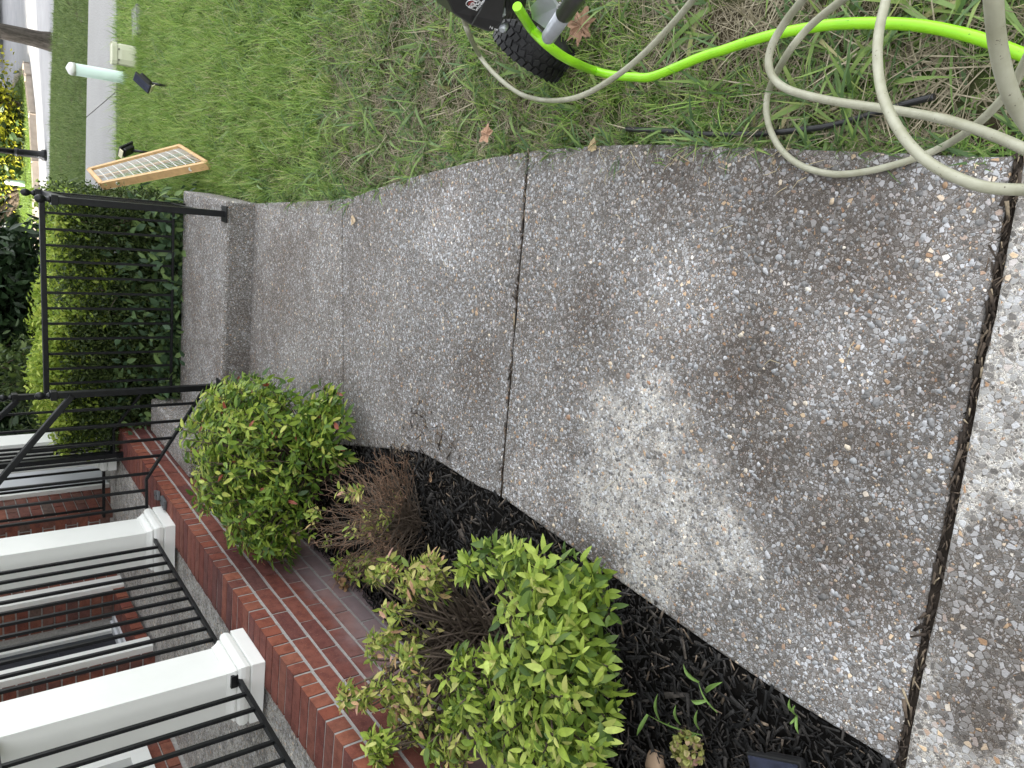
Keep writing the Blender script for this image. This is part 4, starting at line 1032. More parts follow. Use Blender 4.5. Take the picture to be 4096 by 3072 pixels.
# straws on the concrete
mb = MB()
for k in range(70):
    if k < 34: px, py = r.uniform(1950, 3300), 590 + abs(r.normal(0, 90))
    elif k < 50: px, py = 1050 + 380 * r.random(), 815 + abs(r.normal(0, 60))
    else: px, py = r.uniform(1300, 3400), r.uniform(900, 2000)
    q = P(px, py, .004); a = r.uniform(0, 6.28); l_ = r.uniform(.015, .06); dv = np.array([math.cos(a), math.sin(a), 0]) * l_
    mb.tube([q, q + dv * .5 + np.array([r.normal(0, .003), r.normal(0, .003), .004]), q + dv + r.normal(0, .004, 3) * np.array([1, 1, 0])], [.0008, .0007, .0004], 4, False)
tag(mb.build('straw_litter', plain('pale_straw', (.50, .42, .26), .8, .2)), 'scattered pale straws and clippings lying on the walkway concrete', 'straw', kind='stuff')
print('small plants ok')

# ------------------------------------------------------------ hedge, evergreen, far shrubs
def leafcloud(V0, F0, n, size, nv, mat, nm, rad, seed, flat=.8):
    rr = np.random.default_rng(seed); p = rr.normal(0, rad * .5, (n, 3)); d = rr.normal(0, 1, (n, 3)); d[:, 2] += .3; R = frame(d, rr.uniform(-1, 1, n))
    V, Fs, tn = stamp(V0, F0, p, R, np.full((n, 3), size) * rr.uniform(.6, 1.2, (n, 1)), rr.random(n)); return mesh_np(nm, V, Fs, mat, tn, True, parent=False)
def fmat(name, stops, transl=.25): return gmat(name, stops, transl)
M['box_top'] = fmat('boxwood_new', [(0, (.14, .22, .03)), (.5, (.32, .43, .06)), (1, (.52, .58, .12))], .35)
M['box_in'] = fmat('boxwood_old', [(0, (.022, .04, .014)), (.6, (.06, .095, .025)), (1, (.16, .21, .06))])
M['vine'] = fmat('vine_leaf', [(0, (.04, .075, .04)), (.6, (.085, .15, .07)), (1, (.20, .29, .09))])
M['laurel'] = fmat('laurel_leaf', [(0, (.008, .018, .007)), (.6, (.02, .042, .015)), (.93, (.04, .075, .025)), (1, (.10, .10, .05))], .08)
M['gold'] = fmat('gold_shrub_leaf', [(0, (.14, .16, .015)), (.5, (.36, .36, .03)), (1, (.55, .52, .06))], .4)
M['darkfar'] = fmat('dark_shrub_leaf', [(0, (.015, .03, .01)), (1, (.05, .09, .025))], .15)
SV, SF = leaf_base(W=.5, seg=3); GV3, GF3 = leaf_base(W=.34, seg=3)
LC = {}
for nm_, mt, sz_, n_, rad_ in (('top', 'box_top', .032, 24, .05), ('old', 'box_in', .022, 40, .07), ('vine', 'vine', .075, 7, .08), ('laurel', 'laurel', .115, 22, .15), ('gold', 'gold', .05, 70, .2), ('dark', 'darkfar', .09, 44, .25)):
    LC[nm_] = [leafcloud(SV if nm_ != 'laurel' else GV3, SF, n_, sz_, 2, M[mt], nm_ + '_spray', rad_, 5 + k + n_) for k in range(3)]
def rand_rot(n, r): return np.stack([r.uniform(-.6, .6, n), r.uniform(-.6, .6, n), r.uniform(0, 6.28, n)], -1)
def branches(mb, root, tips, r0, r, loc, n2=3):
    for q in tips:
        a = np.array(root) - loc + r.normal(0, .03, 3) * np.array([1, 1, 0]); b = np.array(q) - loc; pts = catmull([a, a * .6 + b * .4 + r.normal(0, .05, 3), a * .2 + b * .8 + r.normal(0, .04, 3), b], 3)
        mb.tube(pts, [r0 * (1 - .7 * j / len(pts)) for j in range(len(pts))], 5, False)
        for k in range(n2):
            s_ = pts[min(len(pts) - 1, int(len(pts) * r.uniform(.3, .95)))]; dr = (b - a) / np.linalg.norm(b - a) + r.normal(0, .7, 3); dr /= np.linalg.norm(dr); mb.tube([s_, s_ + dr * .09, s_ + dr * .17 + r.normal(0, .02, 3)], [r0 * .35, r0 * .25, r0 * .12], 4, False)
# boxwood hedge behind the landing: s 2.15..2.95, d -.1..1.75
r = np.random.default_rng(5)
t = empty('boxwood_hedge', Hs(2.5, .9), 0, 'leafy green boxwood hedge with yellow green tops behind the landing railing', 'hedge'); loc_ = np.array(Hs(2.5, .9))
n = 1500; s_ = r.uniform(2.22, 3.0, n); d_ = r.uniform(-.15, 1.42, n)
H_ = .80 + .05 * np.sin(d_ * 5) + .04 * np.sin(s_ * 7 + d_ * 9) - .10 * np.clip((d_ - 1.15) / .3, 0, 1)
xy = h2w(s_, d_); pt = np.stack([xy[:, 0], xy[:, 1], H_ - .22 * r.random(n) ** 1.6], -1)
scatterpts = pt - loc_; tag(scatter('leaf_tops', scatterpts, rand_rot(n, r), r.uniform(.8, 1.3, n), r.integers(0, 3, n), LC['top'], parent=t), kind='stuff')
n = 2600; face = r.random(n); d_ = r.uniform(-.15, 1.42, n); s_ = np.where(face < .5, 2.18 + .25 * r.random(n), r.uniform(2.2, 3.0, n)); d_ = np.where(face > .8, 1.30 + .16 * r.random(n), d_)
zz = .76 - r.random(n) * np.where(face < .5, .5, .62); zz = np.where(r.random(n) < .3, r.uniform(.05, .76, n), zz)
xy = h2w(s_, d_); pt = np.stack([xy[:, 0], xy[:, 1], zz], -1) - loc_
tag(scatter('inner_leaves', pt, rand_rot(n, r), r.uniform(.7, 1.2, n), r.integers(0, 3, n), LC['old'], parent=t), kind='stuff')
mb = MB()
for k in range(5): branches(mb, Hs(2.45, .1 + k * .28, -.03), [Hs(2.2 + .6 * r.random(), min(1.3, .1 + k * .28 + r.normal(0, .2)), .45 + .25 * r.random()) for _ in range(9)], .009, r, loc_)
mb.build('branch', plain('hedge_branch', (.16, .13, .10), .9, .2, var=.3), t)
mb = MB(); mb.box((0, 0, .3), (.45, 1.45, .5), Matrix.Rotation(HROT - math.pi / 2 + math.pi / 2, 3, 'Z')); mb.bm.free()
# creeping vine at the hedge foot
n = 330; s_ = 2.05 + .22 * r.random(n) ** 1.3; d_ = r.uniform(.0, 1.5, n); zz = .06 + .42 * r.random(n) ** 1.6; zz = np.where(s_ < 2.12, .14 + .08 * r.random(n), zz); xy = h2w(s_, d_)
tag(scatter('creeper', np.stack([xy[:, 0], xy[:, 1], zz], -1), rand_rot(n, r), r.uniform(.5, 1.15, n), r.integers(0, 3, n), LC['vine']), 'dark green five fingered creeper growing under the landing railing', 'vine')
# laurel
def tree_cloud(name, loc, label, cat, centers, kind, n, r, scl=(.8, 1.3), trunk=.03, group=None, root=None, bn=14):
    t = empty(name, tuple(loc), 0, label, cat, group); loc = np.array(loc, dtype=float); per = n // len(centers); Pn = []
    for (c, rad) in centers:
        v = r.normal(0, 1, (per, 3)); v /= np.linalg.norm(v, axis=1, keepdims=True); k = (1 - .5 * r.random(per) ** 1.5) * (1 + .12 * smooth_noise(v[:, 0] * 4, v[:, 2] * 4 + v[:, 1] * 3, 1, c[0])); q = np.array(c) + v * np.array(rad) * k[:, None]; Pn.append(q)
    Pn = np.concatenate(Pn); Pn = Pn[Pn[:, 2] > .0]
    tag(scatter('crown', Pn - loc, rand_rot(len(Pn), r), r.uniform(scl[0], scl[1], len(Pn)), r.integers(0, 3, len(Pn)), LC[kind], parent=t), kind='stuff')
    mb = MB(); rt = np.array(root if root is not None else (loc[0], loc[1], -.05)); tipz = [np.array(centers[r.integers(0, len(centers))][0]) + r.normal(0, .3, 3) * np.array(centers[0][1]) for _ in range(bn)]
    branches(mb, rt, tipz, trunk, r, loc); mb.build('trunk', M['stem'], t); return t
L0 = P(330, 1180, 0)
tree_cloud('laurel_tree', (1.1, 8.3, 0), 'tall dark evergreen laurel with long glossy leaves behind the hedge', 'tree', [((.5, 8.4, .9), (.8, .6, 1.0)), ((1.15, 8.2, .8), (.55, .6, .9)), ((.7, 8.5, 2.0), (1.0, .7, 1.0)), ((-.3, 8.8, 1.9), (.8, .6, 1.2)), ((-.1, 8.2, .8), (.6, .5, .8)), ((1.35, 8.5, 1.1), (.3, .5, .6))], 'laurel', 1700, r, trunk=.05)
# slim shrub at the end of the porch
q = P(260, 1660, .5)
LC['olive'] = [leafcloud(GV3, GF3, 18, .06, 2, M['box_in'], 'olive_spray', .11, 77 + k) for k in range(3)]
tree_cloud('slender_shrub', Hs(3.3, .05), 'loose olive green shrub beyond the far porch column', 'shrub', [(Hs(3.3, -.05, .55), (.35, .35, .45)), (Hs(3.2, .15, 1.0), (.25, .3, .3))], 'olive', 170, r, trunk=.012, bn=8)
print('hedge ok')
# gold and dark shrubs across the street
def shrub_far(px0, px1, py, z, rx, rz_, kind, n, label, dist_px=100):
    b = P(dist_px, py, .1); tree_cloud('street_shrub', (b[0], b[1], .1), label, 'shrub', [((b[0], b[1], z), (rx, rx * .8, rz_))], kind, n, r, (1., 1.6), .03, 'shrubs across the street', bn=5)
shrub_far(0, 0, 620, .85, .75, .8, 'gold', 130, 'sunlit golden shrub across the street, directly behind the lamp post', 66)
shrub_far(0, 0, 545, .75, .75, .7, 'dark', 120, 'dark green shrub across the street between two golden shrubs', 66)
shrub_far(0, 0, 425, .85, .85, .8, 'gold', 140, 'golden green shrub across the street, nearest the kerb corner', 66)
shrub_far(0, 0, 495, .95, .7, .8, 'gold', 90, 'half shaded golden shrub across the street, second from the kerb corner', 60)
b = P(55, 760, .1); tree_cloud('far_evergreen', (b[0], b[1], 0), 'dark evergreen mass behind the far white utility marker', 'tree', [((b[0] - .5, b[1] + 1, 1.2), (2.2, 1., 1.4)), ((b[0] + .7, b[1] + 2, 1.0), (1.4, 1., 1.0))], 'dark', 420, r, (1.2, 2.), .05)
# street tree trunk
q0 = P(205, 168, -.03); q1 = P(0, 123, 1.25)
t = empty('street_tree', tuple(q0), 0, 'thick grey brown street tree trunk standing in the mown grass strip', 'tree')
m = MT('bark', .95, .15); co = m.coord(True); mp = m.new('ShaderNodeMapping'); mp.inputs['Scale'].default_value = (1, 1, .22); m.L(co, mp.inputs[0]); nn_ = m.noise(34, 5, .7, mp.outputs[0]); m.col(m.ramp(nn_, [(.3, (.035, .03, .025)), (.7, (.12, .105, .09))])); m.bump(nn_, 1., .03); M['bark'] = m.m
dq = (P(0, 123, 1.0) - q0); dist0 = depth(q0)
tr = 62 / F_PX * dist0 / 2
mb = MB(); mb.tube([(0, 0, -.1), (0, 0, .02), (.0, .0, .12), (.01, 0, .3), (.02, 0, .8), (.0, .02, 1.4), (-.05, 0, 2.4), (-.05, 0, 4.)], [tr * 1.35, tr * 1.2, tr * 1.05, tr * .98, tr * .9, tr * .84, tr * .8, tr * .6], 20); mb.build('trunk', M['bark'], t)
mb = MB()
for k in range(9):
    a_ = k * .7; e = np.array([math.cos(a_) * 2.2, math.sin(a_) * 2.2, 5.6 + r.random()]); mb.tube(catmull([np.array([-.05, 0, 3.2]), e * .45 + np.array([0, 0, 2.2]), e], 4), [tr * .4 * (1 - .7 * j / 9) for j in range(9)], 6)
mb.build('limb', M['bark'], t)
LC['tree'] = [leafcloud(SV, SF, 60, .12, 2, M['box_in'], 'tree_spray', .4, 99 + k) for k in range(3)]
v = r.normal(0, 1, (420, 3)); v /= np.linalg.norm(v, axis=1, keepdims=True); cp = v * np.array([2.8, 2.8, 1.9]) * (1 - .5 * r.random((420, 1))) + np.array([0, 0, 6.2])
tag(scatter('crown', cp, rand_rot(420, r), r.uniform(.9, 1.4, 420), r.integers(0, 3, 420), LC['tree'], parent=t), kind='stuff')
# lamp post
q = P(186, 622, -.03); t = empty('street_lamp', tuple(q), 0, 'slim black street lamp post at the kerb between the grass strip and the street', 'lamp post')
mb = MB(); mb.lathe((0, 0, 0), [(.075, 0), (.075, .05), (.055, .07), (.05, .12), (.048, .32), (.058, .335), (.058, .355), (.04, .375)], 16); mb.build('base', M['iron'], t)
mb = MB(); mb.tube([(0, 0, .37), (0, 0, 3.2)], [.036, .028], 14); mb.build('pole', M['iron'], t)
mb = MB(); mb.lathe((0, 0, 3.2), [(.04, 0), (.11, .04), (.13, .30), (.15, .31), (.04, .42), (.015, .50)], 12); mb.build('lantern', M['iron'], t)

# ------------------------------------------------------------ utility things on the lawn
M['mint'] = plain('pale_mint_plastic', (.52, .66, .58), .5, .4, var=.04, scale=4)
M['beige'] = plain('beige_plastic', (.55, .56, .42), .55, .4, var=.06, scale=6)
def marker(px, py, z0, top, name, label, wpx):
    q = P(px, py, z0); dist = depth(q); rad = wpx / F_PX * dist / 2 * .92
    # height from the top pixel
    d = ray(*top); k = (d[0] * q[0] + d[1] * q[1]) / (d[0] ** 2 + d[1] ** 2); h = CAM_H + d[2] * k - z0
    t = empty(name, tuple(q), 0, label, 'utility marker')
    mb = MB(); mb.lathe((0, 0, -.05), [(rad * 1.1, 0), (rad * 1.1, .09), (rad, .10), (rad, h + .02)], 28); mb.build('tube', M['mint'], t)
    mb = MB(); mb.lathe((0, 0, h - .035), [(rad * 1.07, 0), (rad * 1.07, .03), (rad * .9, .045), (rad * .25, .062), (.004, .066)], 28); mb.build('cap', M['white'], t)
marker(508, 314, -.03, (280, 267), 'utility_marker', 'tall pale mint utility tube with a domed white cap on the front lawn', 49)
marker(84, 733, .1, (27, 727), 'utility_marker', 'short white utility tube far across the street beside the dark evergreen', 22)
q = P(570, 235, -.03); t = empty('utility_pedestal', tuple(q), -.35, 'short wide beige plastic utility pedestal on the lawn beside the mint tube', 'utility pedestal')
dist = depth(q); wd = 88 / F_PX * dist; d = ray(445, 225); k = (d[0] * q[0] + d[1] * q[1]) / (d[0] ** 2 + d[1] ** 2); hh = CAM_H + d[2] * k + .03
mb = MB(); mb.box((0, 0, hh * .46), (wd * .92, wd * .5, hh * .92), None, .045); mb.build('box_body', M['beige'], t)
mb = MB(); mb.box((0, 0, hh * .93), (wd * .97, wd * .53, hh * .16), None, .034); mb.build('box_lid', M['beige'], t)
mb = MB(); mb.box((-wd * .25, -wd * .275, hh * .8), (.012, .006, .006)); mb.box((wd * .2, -wd * .275, hh * .8), (.012, .006, .006)); mb.build('latch', M['iron'], t)
q0, q1 = P(558, 35, -.02), P(562, 150, -.02); mb = MB(); mb.bar(q0 + np.array([0, 0, .01]), q1 + np.array([0, 0, .01]), .16, .05, .008); tag(mb.build('utility_cover', M['side']), 'low concrete utility box lid half hidden in the lawn grass', 'utility cover')
for _ in range(1):
    n = 140; q = P(575, 235, -.03); cpos = np.stack([q[0] + r.normal(0, .2, n), q[1] - .02 + r.normal(0, .05, n), np.full(n, -.03)], -1)
    tag(scatter('tall_grass_clump', cpos, rand_rot(n, r) * np.array([.3, .3, 1]), r.uniform(.7, 1.1, n), np.zeros(n, int), [gv[10]]), 'taller untrimmed grass round the foot of the beige utility pedestal', 'grass')
# solar spot lights
M['solar'] = plain('solar_cell', (.03, .035, .06), .18, .6, var=.3, scale=30); M['blackp'] = plain('black_plastic', (.014, .014, .015), .35, .5, var=.3, scale=30)
M['lens'] = plain('clear_lens', (.75, .70, .50), .2, .6, var=.1, scale=60)
def spot(loc, rz, pitch, label, s_=1., stake=.13, tiltz=0.):
    t = empty('solar_spotlight', tuple(loc), rz, label, 'solar light', 'black solar spotlights'); 
    mb = MB(); mb.tube([(0, 0, -.03), (0, 0, stake)], [.006, .011], 8); mb.box((0, 0, stake), (.03, .02, .035), None, .004); mb.build('stake', M['blackp'], t)
    R = Matrix.Rotation(pitch, 3, 'Y'); c = Vector((0, 0, stake + .03)); 
    mb = MB(); mb.box(c + R @ Vector((0, 0, .012)), (.13 * s_, .09 * s_, .014), R, .003); mb.box(c + R @ Vector((.0, 0, -.012)), (.09 * s_, .075 * s_, .035), R, .01); mb.build('lamp_housing', M['blackp'], t)
    mb = MB(); mb.box(c + R @ Vector((0, 0, .0205)), (.118 * s_, .078 * s_, .003), R); mb.build('solar_panel', M['solar'], t)
    if s_ <= 1: mb = MB(); mb.box(c + R @ Vector((-.0655 * s_, 0, -.008)), (.006, .075 * s_, .034), R, .002); mb.build('lens', M['lens'], t)
    return t
q = P(672, 345, -.02); spot(q, .25, -.75, 'black solar spotlight with a pale lens on the lawn in front of the mint tube', 1.0, .13)
q = P(610, 612, -.02); spot(q, .5, .9, 'twin black solar spotlight just behind the wooden frame with netting', 1., .15)
q = P(3215, 3055, .0); t = spot(q, HROT + .5, .05, 'black solar light panel lying in the mulch at the walkway corner', 1.05, .05)

# ------------------------------------------------------------ wooden frame with white netting leaning on the hedge
B0, B1, T0, T1 = P(833, 660, .02), P(722, 592, .07), P(412, 742, .50), P(361, 686, .52)
t = empty('screen_frame', tuple(B0), 0, 'pine frame with white plastic netting leaning against the end of the hedge', 'frame')
M['pine'] = plain('pine_wood', (.56, .36, .17), .6, .3, var=.16, scale=22, bump=.1); M['net'] = plain('white_netting', (.72, .72, .68), .6, .3, var=.05)
b0, b1, t0, t1 = [Vector(p) - Vector(B0) for p in (B0, B1, T0, T1)]
nrm = (t0 - b0).cross(b1 - b0).normalized()
for nm_, a, b, w_ in (('side_rail', b0, t0, .022), ('side_rail', b1, t1, .022), ('end_rail', t0, t1, .022), ('end_rail', b0, b1, .018)):
    mb = MB(); mb.bar(a, b, w_ , .046, .002, up=nrm); mb.build(nm_, M['pine'], t)
mb = MB(); mb.bar(b0.lerp(b1, .55), t0.lerp(t1, .55), .016, .014, .001, up=nrm); mb.build('middle_rail', M['pine'], t)
mb = MB(); nn2 = 18
def bow(u, v): return b0.lerp(b1, u).lerp(t0.lerp(t1, u), v) + nrm * (-.018 * math.sin(math.pi * u) - .004)
for k in range(1, 12): mb.tube([bow(u / 6, k / 12) for u in range(7)], .0026, 4, False)
for k in range(1, nn2): mb.tube([bow(k / nn2, v / 8) for v in range(9)], .0016, 4, False)
mb.build('netting', M['net'], t)
M['washer'] = plain('white_felt_foot', (.7, .68, .6), .7, .3)
for f in (.17, .86):
    mb = MB(); c = b0.lerp(t0, f); o_ = (b0 - b1).normalized(); Rq = o_.to_track_quat('Z', 'Y').to_matrix(); mb.lathe(c + o_ * .011, [(.013, 0), (.013, .006), (.007, .0062), (.006, .003)], 16, Rq); mb.build('round_foot', M['washer'], t)
print('frame ok')

# ------------------------------------------------------------ neighbour house and parked car
nh = empty('neighbour_house', Hs(3.45, -3.2), HROT, 'pale sided neighbouring house seen past the far porch column', 'house')
M['sid'] = plain('pale_siding', (.55, .53, .47), .7, .3, var=.04, scale=3)
mb = MB(); mb.box((1.95, 1.5, 3.0), (3.9, 3, 6.6)); mb.build('wall', M['sid'], nh)  # length and depth shaped so the cast shadow edge falls on the street
mb = MB()
for k in range(20): mb.box((1.95, -.004, .2 + k * .2), (3.9, .02, .19), Matrix.Rotation(.05, 3, 'X'))
mb.build('siding_board', M['sid'], nh)
mb = MB(); mb.box((1.95, 1.5, 6.4), (4.0, 3.2, .25)); mb.build('roof', M['roof'], nh)
M['car'] = plain('dark_blue_car_paint', (.02, .03, .06), .25, .6, .3, var=.1, scale=2)
cq = P(6, 22, 0); t = empty('parked_car', (cq[0] + 1.2, cq[1] + .6, 0), -.4, 'dark blue car parked far up the street, cut by the photo edge', 'car')
mb = MB(); mb.box((0, 0, .52), (4.2, 1.7, .6), None, .12); mb.box((-.1, 0, 1.02), (2.3, 1.5, .5), None, .16); mb.build('body', M['car'], t)
for sx in (-1.3, 1.3):
    for sy in (-.8, .8): mb = MB(); mb.lathe((sx, sy - .1, .31), [(.31, 0), (.31, .2)], 20, Matrix.Rotation(-math.pi / 2, 3, 'X')); mb.build('wheel', M['blackp'], t)

# ------------------------------------------------------------ hoses
def hose(name, paths, rad, mat, label, parent=None):
    if len(paths) == 1:
        mb = MB(); mb.tube(catmull(paths[0], 9), rad, 14); return tag(mb.build(name, mat), label, 'hose')
    t = empty(name, (0, 0, 0), 0, label, 'hose')
    for pth in paths:
        mb = MB(); mb.tube(catmull(pth, 9), rad, 14); mb.build('hose_loop', mat, t)
    return t
C8 = lambda x, y: (2800 + x / 1.707, y / 1.707)
C1 = lambda x, y: (1700 + x / 2.458, y / 2.458)
m = MT('beige_hose_rubber', .42, .4); co = m.coord(); c = m.ramp(m.noise(30, 4, .6, co), [(.3, (.29, .285, .20)), (.7, (.39, .385, .295))]); c = m.mix(m.mapr(m.noise(210, 3, .6, co), .66, .72), c, (.10, .085, .06)); m.col(c); m.bump(m.noise(500, 2, .5, co), .15, .001); M['hoseB'] = m.m
m = MT('lime_hose_rubber', .35, .45); co = m.coord(); c = m.ramp(m.noise(16, 4, .6, co), [(.3, (.25, .60, .015)), (.7, (.30, .68, .02))]); c = m.mix(m.mapr(m.noise(120, 4, .6, co), .66, .74), c, (.08, .14, .02)); m.col(c); M['hoseG'] = m.m
g1 = [PD(*C1(x, y), dd, .04) for x, y, dd in [(370, 120, 1.95), (395, 230, 2.02), (440, 350, 2.08), (520, 520, 3), (620, 660, 3), (740, 780, 3), (860, 875, 3), (990, 945, 3), (1180, 985, 3), (1400, 978, 2.03), (1600, 915, 1.98), (1800, 800, 1.9), (2000, 660, 1.84), (2212, 470, 1.78), (2420, 250, 1.72), (2600, 40, 1.66), (2720, -120, 1.6)]]

pA = [PD(*C8(x, y), dd) for x, y, dd in [(790, -110, 1.35), (700, 0, 1.42), (590, 140, 1.48), (500, 290, 1.50), (468, 420, 1.50), (500, 530, 1.49), (600, 610, 1.46), (800, 668, 1.42), (1000, 705, 1.38), (1300, 748, 1.32), (1600, 800, 1.26), (1850, 870, 1.2), (2100, 965, 1.14), (2300, 1060, 1.1)]]
pB = [PD(*C8(x, y), dd, .0085) for x, y, dd in [(1150, -130, 1.42), (950, 15, 1.5), (740, 190, 1.56), (590, 380, 1.60), (480, 590, 5), (452, 740, 5), (485, 900, 5), (570, 1040, 5), (700, 1135, 5), (860, 1182, 5), (1000, 1188, 5), (1200, 1158, 5), (1450, 1088, 5), (1680, 990, 5), (1900, 840, 1.47), (2110, 620, 1.40), (2212, 440, 1.36), (2300, 250, 1.3)]]
pC = [PD(*C8(x, y), dd) for x, y, dd in [(1290, -120, 1.34), (1262, 30, 1.30), (1228, 180, 1.26), (1212, 330, 1.22), (1218, 490, 1.20), (1250, 660, 1.16), (1325, 830, 1.12), (1430, 985, 1.09), (1570, 1115, 1.06), (1750, 1212, 1.04), (1950, 1278, 1.03), (2212, 1296, 1.03), (2450, 1280, 1.0)]]
pD = [PD(*C8(x, y), dd) for x, y, dd in [(1990, -150, .70), (2005, 20, .71), (2022, 220, .73), (2060, 440, .75), (2120, 640, .77), (2190, 780, .79), (2300, 930, .8)]]
hose('pressure_hose', [g1, pA, pB, pC, pD], .0067, M['hoseB'], 'long beige pressure hose looping over the weeds and the walkway edge')
gg = [PD(*C1(x, y), dd, .032) for x, y, dd in [(905, 62, 1.83), (960, 150, 1.86), (1060, 300, 1.92), (1180, 420, 1.86), (1330, 540, 1.90), (1480, 620, 1.97), (1650, 690, 3), (1850, 740, 3), (2050, 757, 3), (2250, 748, 3)]]
gg += [PD(*C8(x, y), 3, .032) for x, y in [(0, 392), (150, 345), (330, 284), (500, 237), (700, 198), (900, 168), (1200, 158), (1500, 175), (1750, 222), (1950, 278), (2212, 378), (2450, 480)]]

hose('garden_hose', [gg], .0108, M['hoseG'], 'fat bright lime green garden hose running from the washer across the weeds')
hose('drip_tube', [[P(*C8(x, y), -.006) for x, y in [(-500, 880), (-150, 900), (0, 915), (370, 915), (600, 895), (820, 870), (1000, 830), (1200, 770), (1400, 710), (1600, 660)]]], .0065, M['blackp'], 'thin black tube half buried in grass along the walkway edge')

# ------------------------------------------------------------ pressure washer
wc = P(2215, 250, 0); WZ = .108
t = empty('pressure_washer', (wc[0], wc[1], 0), 0, 'black pressure washer with a knobby tyre and silver frame tube on the weeds', 'pressure washer'); wl = np.array([wc[0], wc[1], 0])
m = MT('tyre_rubber', .5, .4); m.col((.0055, .0055, .006)); m.bump(m.noise(160, 4, .6, m.coord(True)), .4, .002); M['tyre'] = m.m
wheel = bpy.data.objects.new('wheel', None); wheel.scale = (.92, .92, .92); COL.objects.link(wheel); wheel.parent = t
wq = P(2135, 178, WZ) - wl; wheel.location = (wq[0], wq[1], WZ); wheel.rotation_euler = (0, .12, math.radians(-52))
# axle is local x
RX = Matrix.Rotation(math.pi / 2, 3, 'Y'); R0 = .118; Wt = .088
mb = MB(); mb.lathe((0, 0, 0), [(.055, -.03), (.075, -.042), (.098, -.046), (.110, -.040), (.1135, -.02), (.1145, 0), (.1135, .02), (.110, .040), (.098, .046), (.075, .042), (.055, .03)], 48, RX); mb.build('tyre', M['tyre'], wheel)
mb = MB()
for k in range(30):
    for j in range(4):
        a = 2 * math.pi * (k + .5 * (j % 2)) / 30; xx = (-.033, -.0115, .0115, .033)[j]; Rk = Matrix.Rotation(a, 3, 'X') @ Matrix.Rotation((.35 if j % 2 else -.35), 3, 'Z'); rr_ = .1145 if abs(xx) < .02 else .1115
        mb.box(Matrix.Rotation(a, 3, 'X') @ Vector((xx, 0, rr_)), (.0185, .0185, .009), Rk, .0015)
o = mb.build('tread', M['tyre'], wheel); tag(o, kind='stuff')
mb = MB(); mb.lathe((0, 0, 0), [(.058, -.028), (.058, .028)], 24, RX); mb.lathe((0, 0, 0), [(.02, -.05), (.02, .05)], 16, RX); mb.build('rim', M['blackp'], wheel)
M['silver'] = plain('silver_frame_paint', (.42, .44, .47), .35, .5, .4, var=.1, scale=40)
def wp(x, y, dd): return PD(x, y, dd) - wl
a, b = wp(2192, 152, 1.82), wp(2258, 55, 1.68); c = a + (b - a) * 3.2
mb = MB(); mb.tube([a, a + (b - a) * .08, b], [.0135, .0165, .0165], 20); mb.build('frame_tube', M['silver'], t)
mb = MB(); mb.tube([b, b + (b - a) * 1.6], .0178, 20); mb.build('grip_sleeve', M['blackp'], t)
pl4 = [wp(2135, 70, 1.9), wp(2205, 120, 1.87), wp(2240, 20, 1.8), wp(2190, -40, 1.78), wp(2130, 20, 1.86)]
nv_ = np.cross(pl4[1] - pl4[0], pl4[2] - pl4[0]); nv_ /= np.linalg.norm(nv_)
mb = MB(); f1 = [mb.bm.verts.new(p) for p in pl4]; f2 = [mb.bm.verts.new(p + nv_ * .006) for p in pl4]; mb.bm.faces.new(f1); mb.bm.faces.new(f2[::-1])
for k in range(5): mb.bm.faces.new((f1[k], f1[(k + 1) % 5], f2[(k + 1) % 5], f2[k]))
mb.build('frame_plate', M['silver'], t)
# engine cover: an angular black box
cc = [wp(x, y, dd) for x, y, dd in [(1775, -30, 1.86), (1815, 55, 1.92), (1882, 100, 1.96), (1960, 130, 1.98), (1998, 118, 1.97), (2015, 80, 1.95), (2030, -30, 1.84)]]
back = np.array([.10, .14, -.05])
mb = MB(); f1 = [mb.bm.verts.new(p) for p in cc]; f2 = [mb.bm.verts.new(p + back) for p in cc]; k_ = len(cc)
mb.bm.faces.new(f1); mb.bm.faces.new(f2[::-1])
for k in range(k_): mb.bm.faces.new((f1[k], f1[(k + 1) % k_], f2[(k + 1) % k_], f2[k]))
o = mb.build('engine_cover', M['blackp'], t); bv = o.modifiers.new('b', 'BEVEL'); bv.width = .007; bv.segments = 3; bv.limit_method = 'ANGLE'
mb = MB(); mb.tube([wp(1942, -10, 1.83), wp(1922, 40, 1.88), wp(1888, 97, 1.945)], .0016, 6); mb.build('cover_seam', M['zinc'], t)
# engine fins, hose fitting and bolts beside the cover
mb = MB()
for k in range(5): mb.tube([wp(2030 + k * 16, -20, 1.9), wp(2022 + k * 16, 30, 1.95), wp(2016 + k * 14, 62, 1.98)], .009, 8)
mb.build('engine_fins', M['blackp'], t)
mb = MB(); mb.box(wp(2008, 48, 1.93), (.018, .013, .013), None, .002); mb.lathe(wp(2022, 100, 1.97), [(.008, 0), (.008, .006), (.010, .007), (.010, .014), (.006, .02)], 12, Matrix.Rotation(-.9, 3, 'Y')); mb.build('bolt', M['silver'], t)
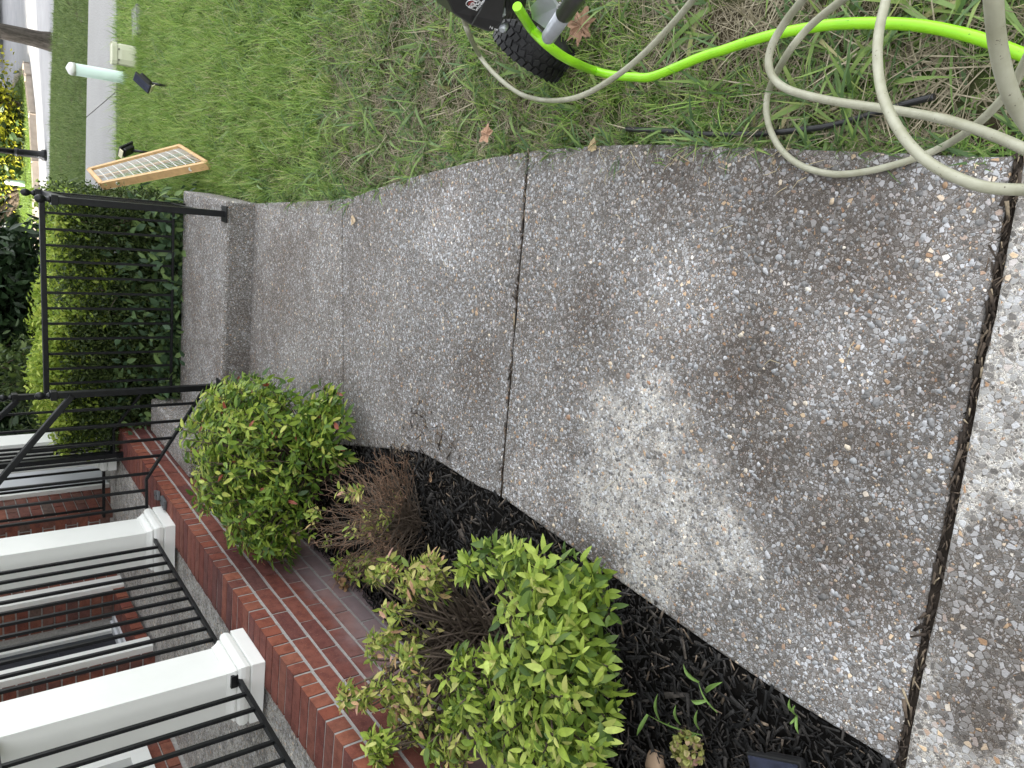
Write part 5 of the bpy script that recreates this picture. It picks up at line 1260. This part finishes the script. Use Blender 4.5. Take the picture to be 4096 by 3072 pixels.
# lettering
M['ink'] = plain('white_print', (.62, .62, .62), .5, .3, var=.02); M['inkr'] = plain('red_print', (.35, .08, .07), .5, .3, var=.02)
def text_on(txt, o_px, x_px, up_px, dd, size, mat, name, lift=.004, par=t, wl_=wl, spacing=1.):
    "flat print: origin, a pixel along the baseline, a pixel up the letters"
    cu = bpy.data.curves.new(name, 'FONT'); cu.body = txt; cu.size = size; cu.extrude = .0003; cu.space_character = spacing
    ob = bpy.data.objects.new(name, cu); dg = bpy.context.evaluated_depsgraph_get(); COL.objects.link(ob); dg.update(); me = bpy.data.meshes.new_from_object(ob.evaluated_get(bpy.context.evaluated_depsgraph_get())); bpy.data.objects.remove(ob)
    me.name = name; me.materials.clear(); me.materials.append(mat)
    o3 = PD(*o_px, dd[0]); x3 = PD(*x_px, dd[1]); u3 = PD(*up_px, dd[2]); X = x3 - o3; X /= np.linalg.norm(X); U = u3 - o3; U -= X * U.dot(X); U /= np.linalg.norm(U); Z = np.cross(X, U)
    ob = bpy.data.objects.new(name, me); COL.objects.link(ob); ob.parent = par; o3 = o3 - wl_ + Z * lift
    ob.matrix_local = Matrix(((X[0], U[0], Z[0], o3[0]), (X[1], U[1], Z[1], o3[1]), (X[2], U[2], Z[2], o3[2]), (0, 0, 0, 1))); return ob
text_on('PRS', (1898, 35), (1925, 0), (1885, 25), (1.868, 1.84, 1.862), .024, M['ink'], 'cover_lettering', .004)
text_on('LIMITED SERIES', (1908, 38), (1935, 3), (1895, 28), (1.868, 1.84, 1.862), .0065, M['ink'], 'cover_lettering', .004)
text_on('SIM', (2256, 44), (2283, 4), (2243, 34), (1.664, 1.63, 1.66), .026, M['ink'], 'sleeve_lettering', .0015)
def ring_on(c_px, x_px, up_px, dd, rx, ry, mat, name, fill=False, lift=.0035):
    o3 = PD(*c_px, dd[0]); X = PD(*x_px, dd[1]) - o3; X /= np.linalg.norm(X); U = PD(*up_px, dd[2]) - o3; U -= X * U.dot(X); U /= np.linalg.norm(U); Z = np.cross(X, U); o3 = o3 - wl + Z * lift; mb = MB()
    pts = [o3 + X * rx * math.cos(a) + U * ry * math.sin(a) for a in np.linspace(0, 2 * math.pi, 33)]
    if fill: mb.bm.faces.new([mb.bm.verts.new(p) for p in pts[:-1]])
    else: mb.tube(pts, .0009, 5, False)
    return mb.build(name, mat, t)
ring_on((1886, 8), (1908, -22), (1875, -2), (1.86, 1.83, 1.852), .016, .011, M['ink'], 'oval_badge'); ring_on((1886, 8), (1908, -22), (1875, -2), (1.86, 1.83, 1.852), .011, .007, M['inkr'], 'oval_badge_centre', True)
text_on('N m', (1958, 108), (1985, 118), (1962, 98), (1.955, 1.955, 1.95), .011, M['ink'], 'cover_icon', .004)
print('washer ok', len(bpy.data.objects))
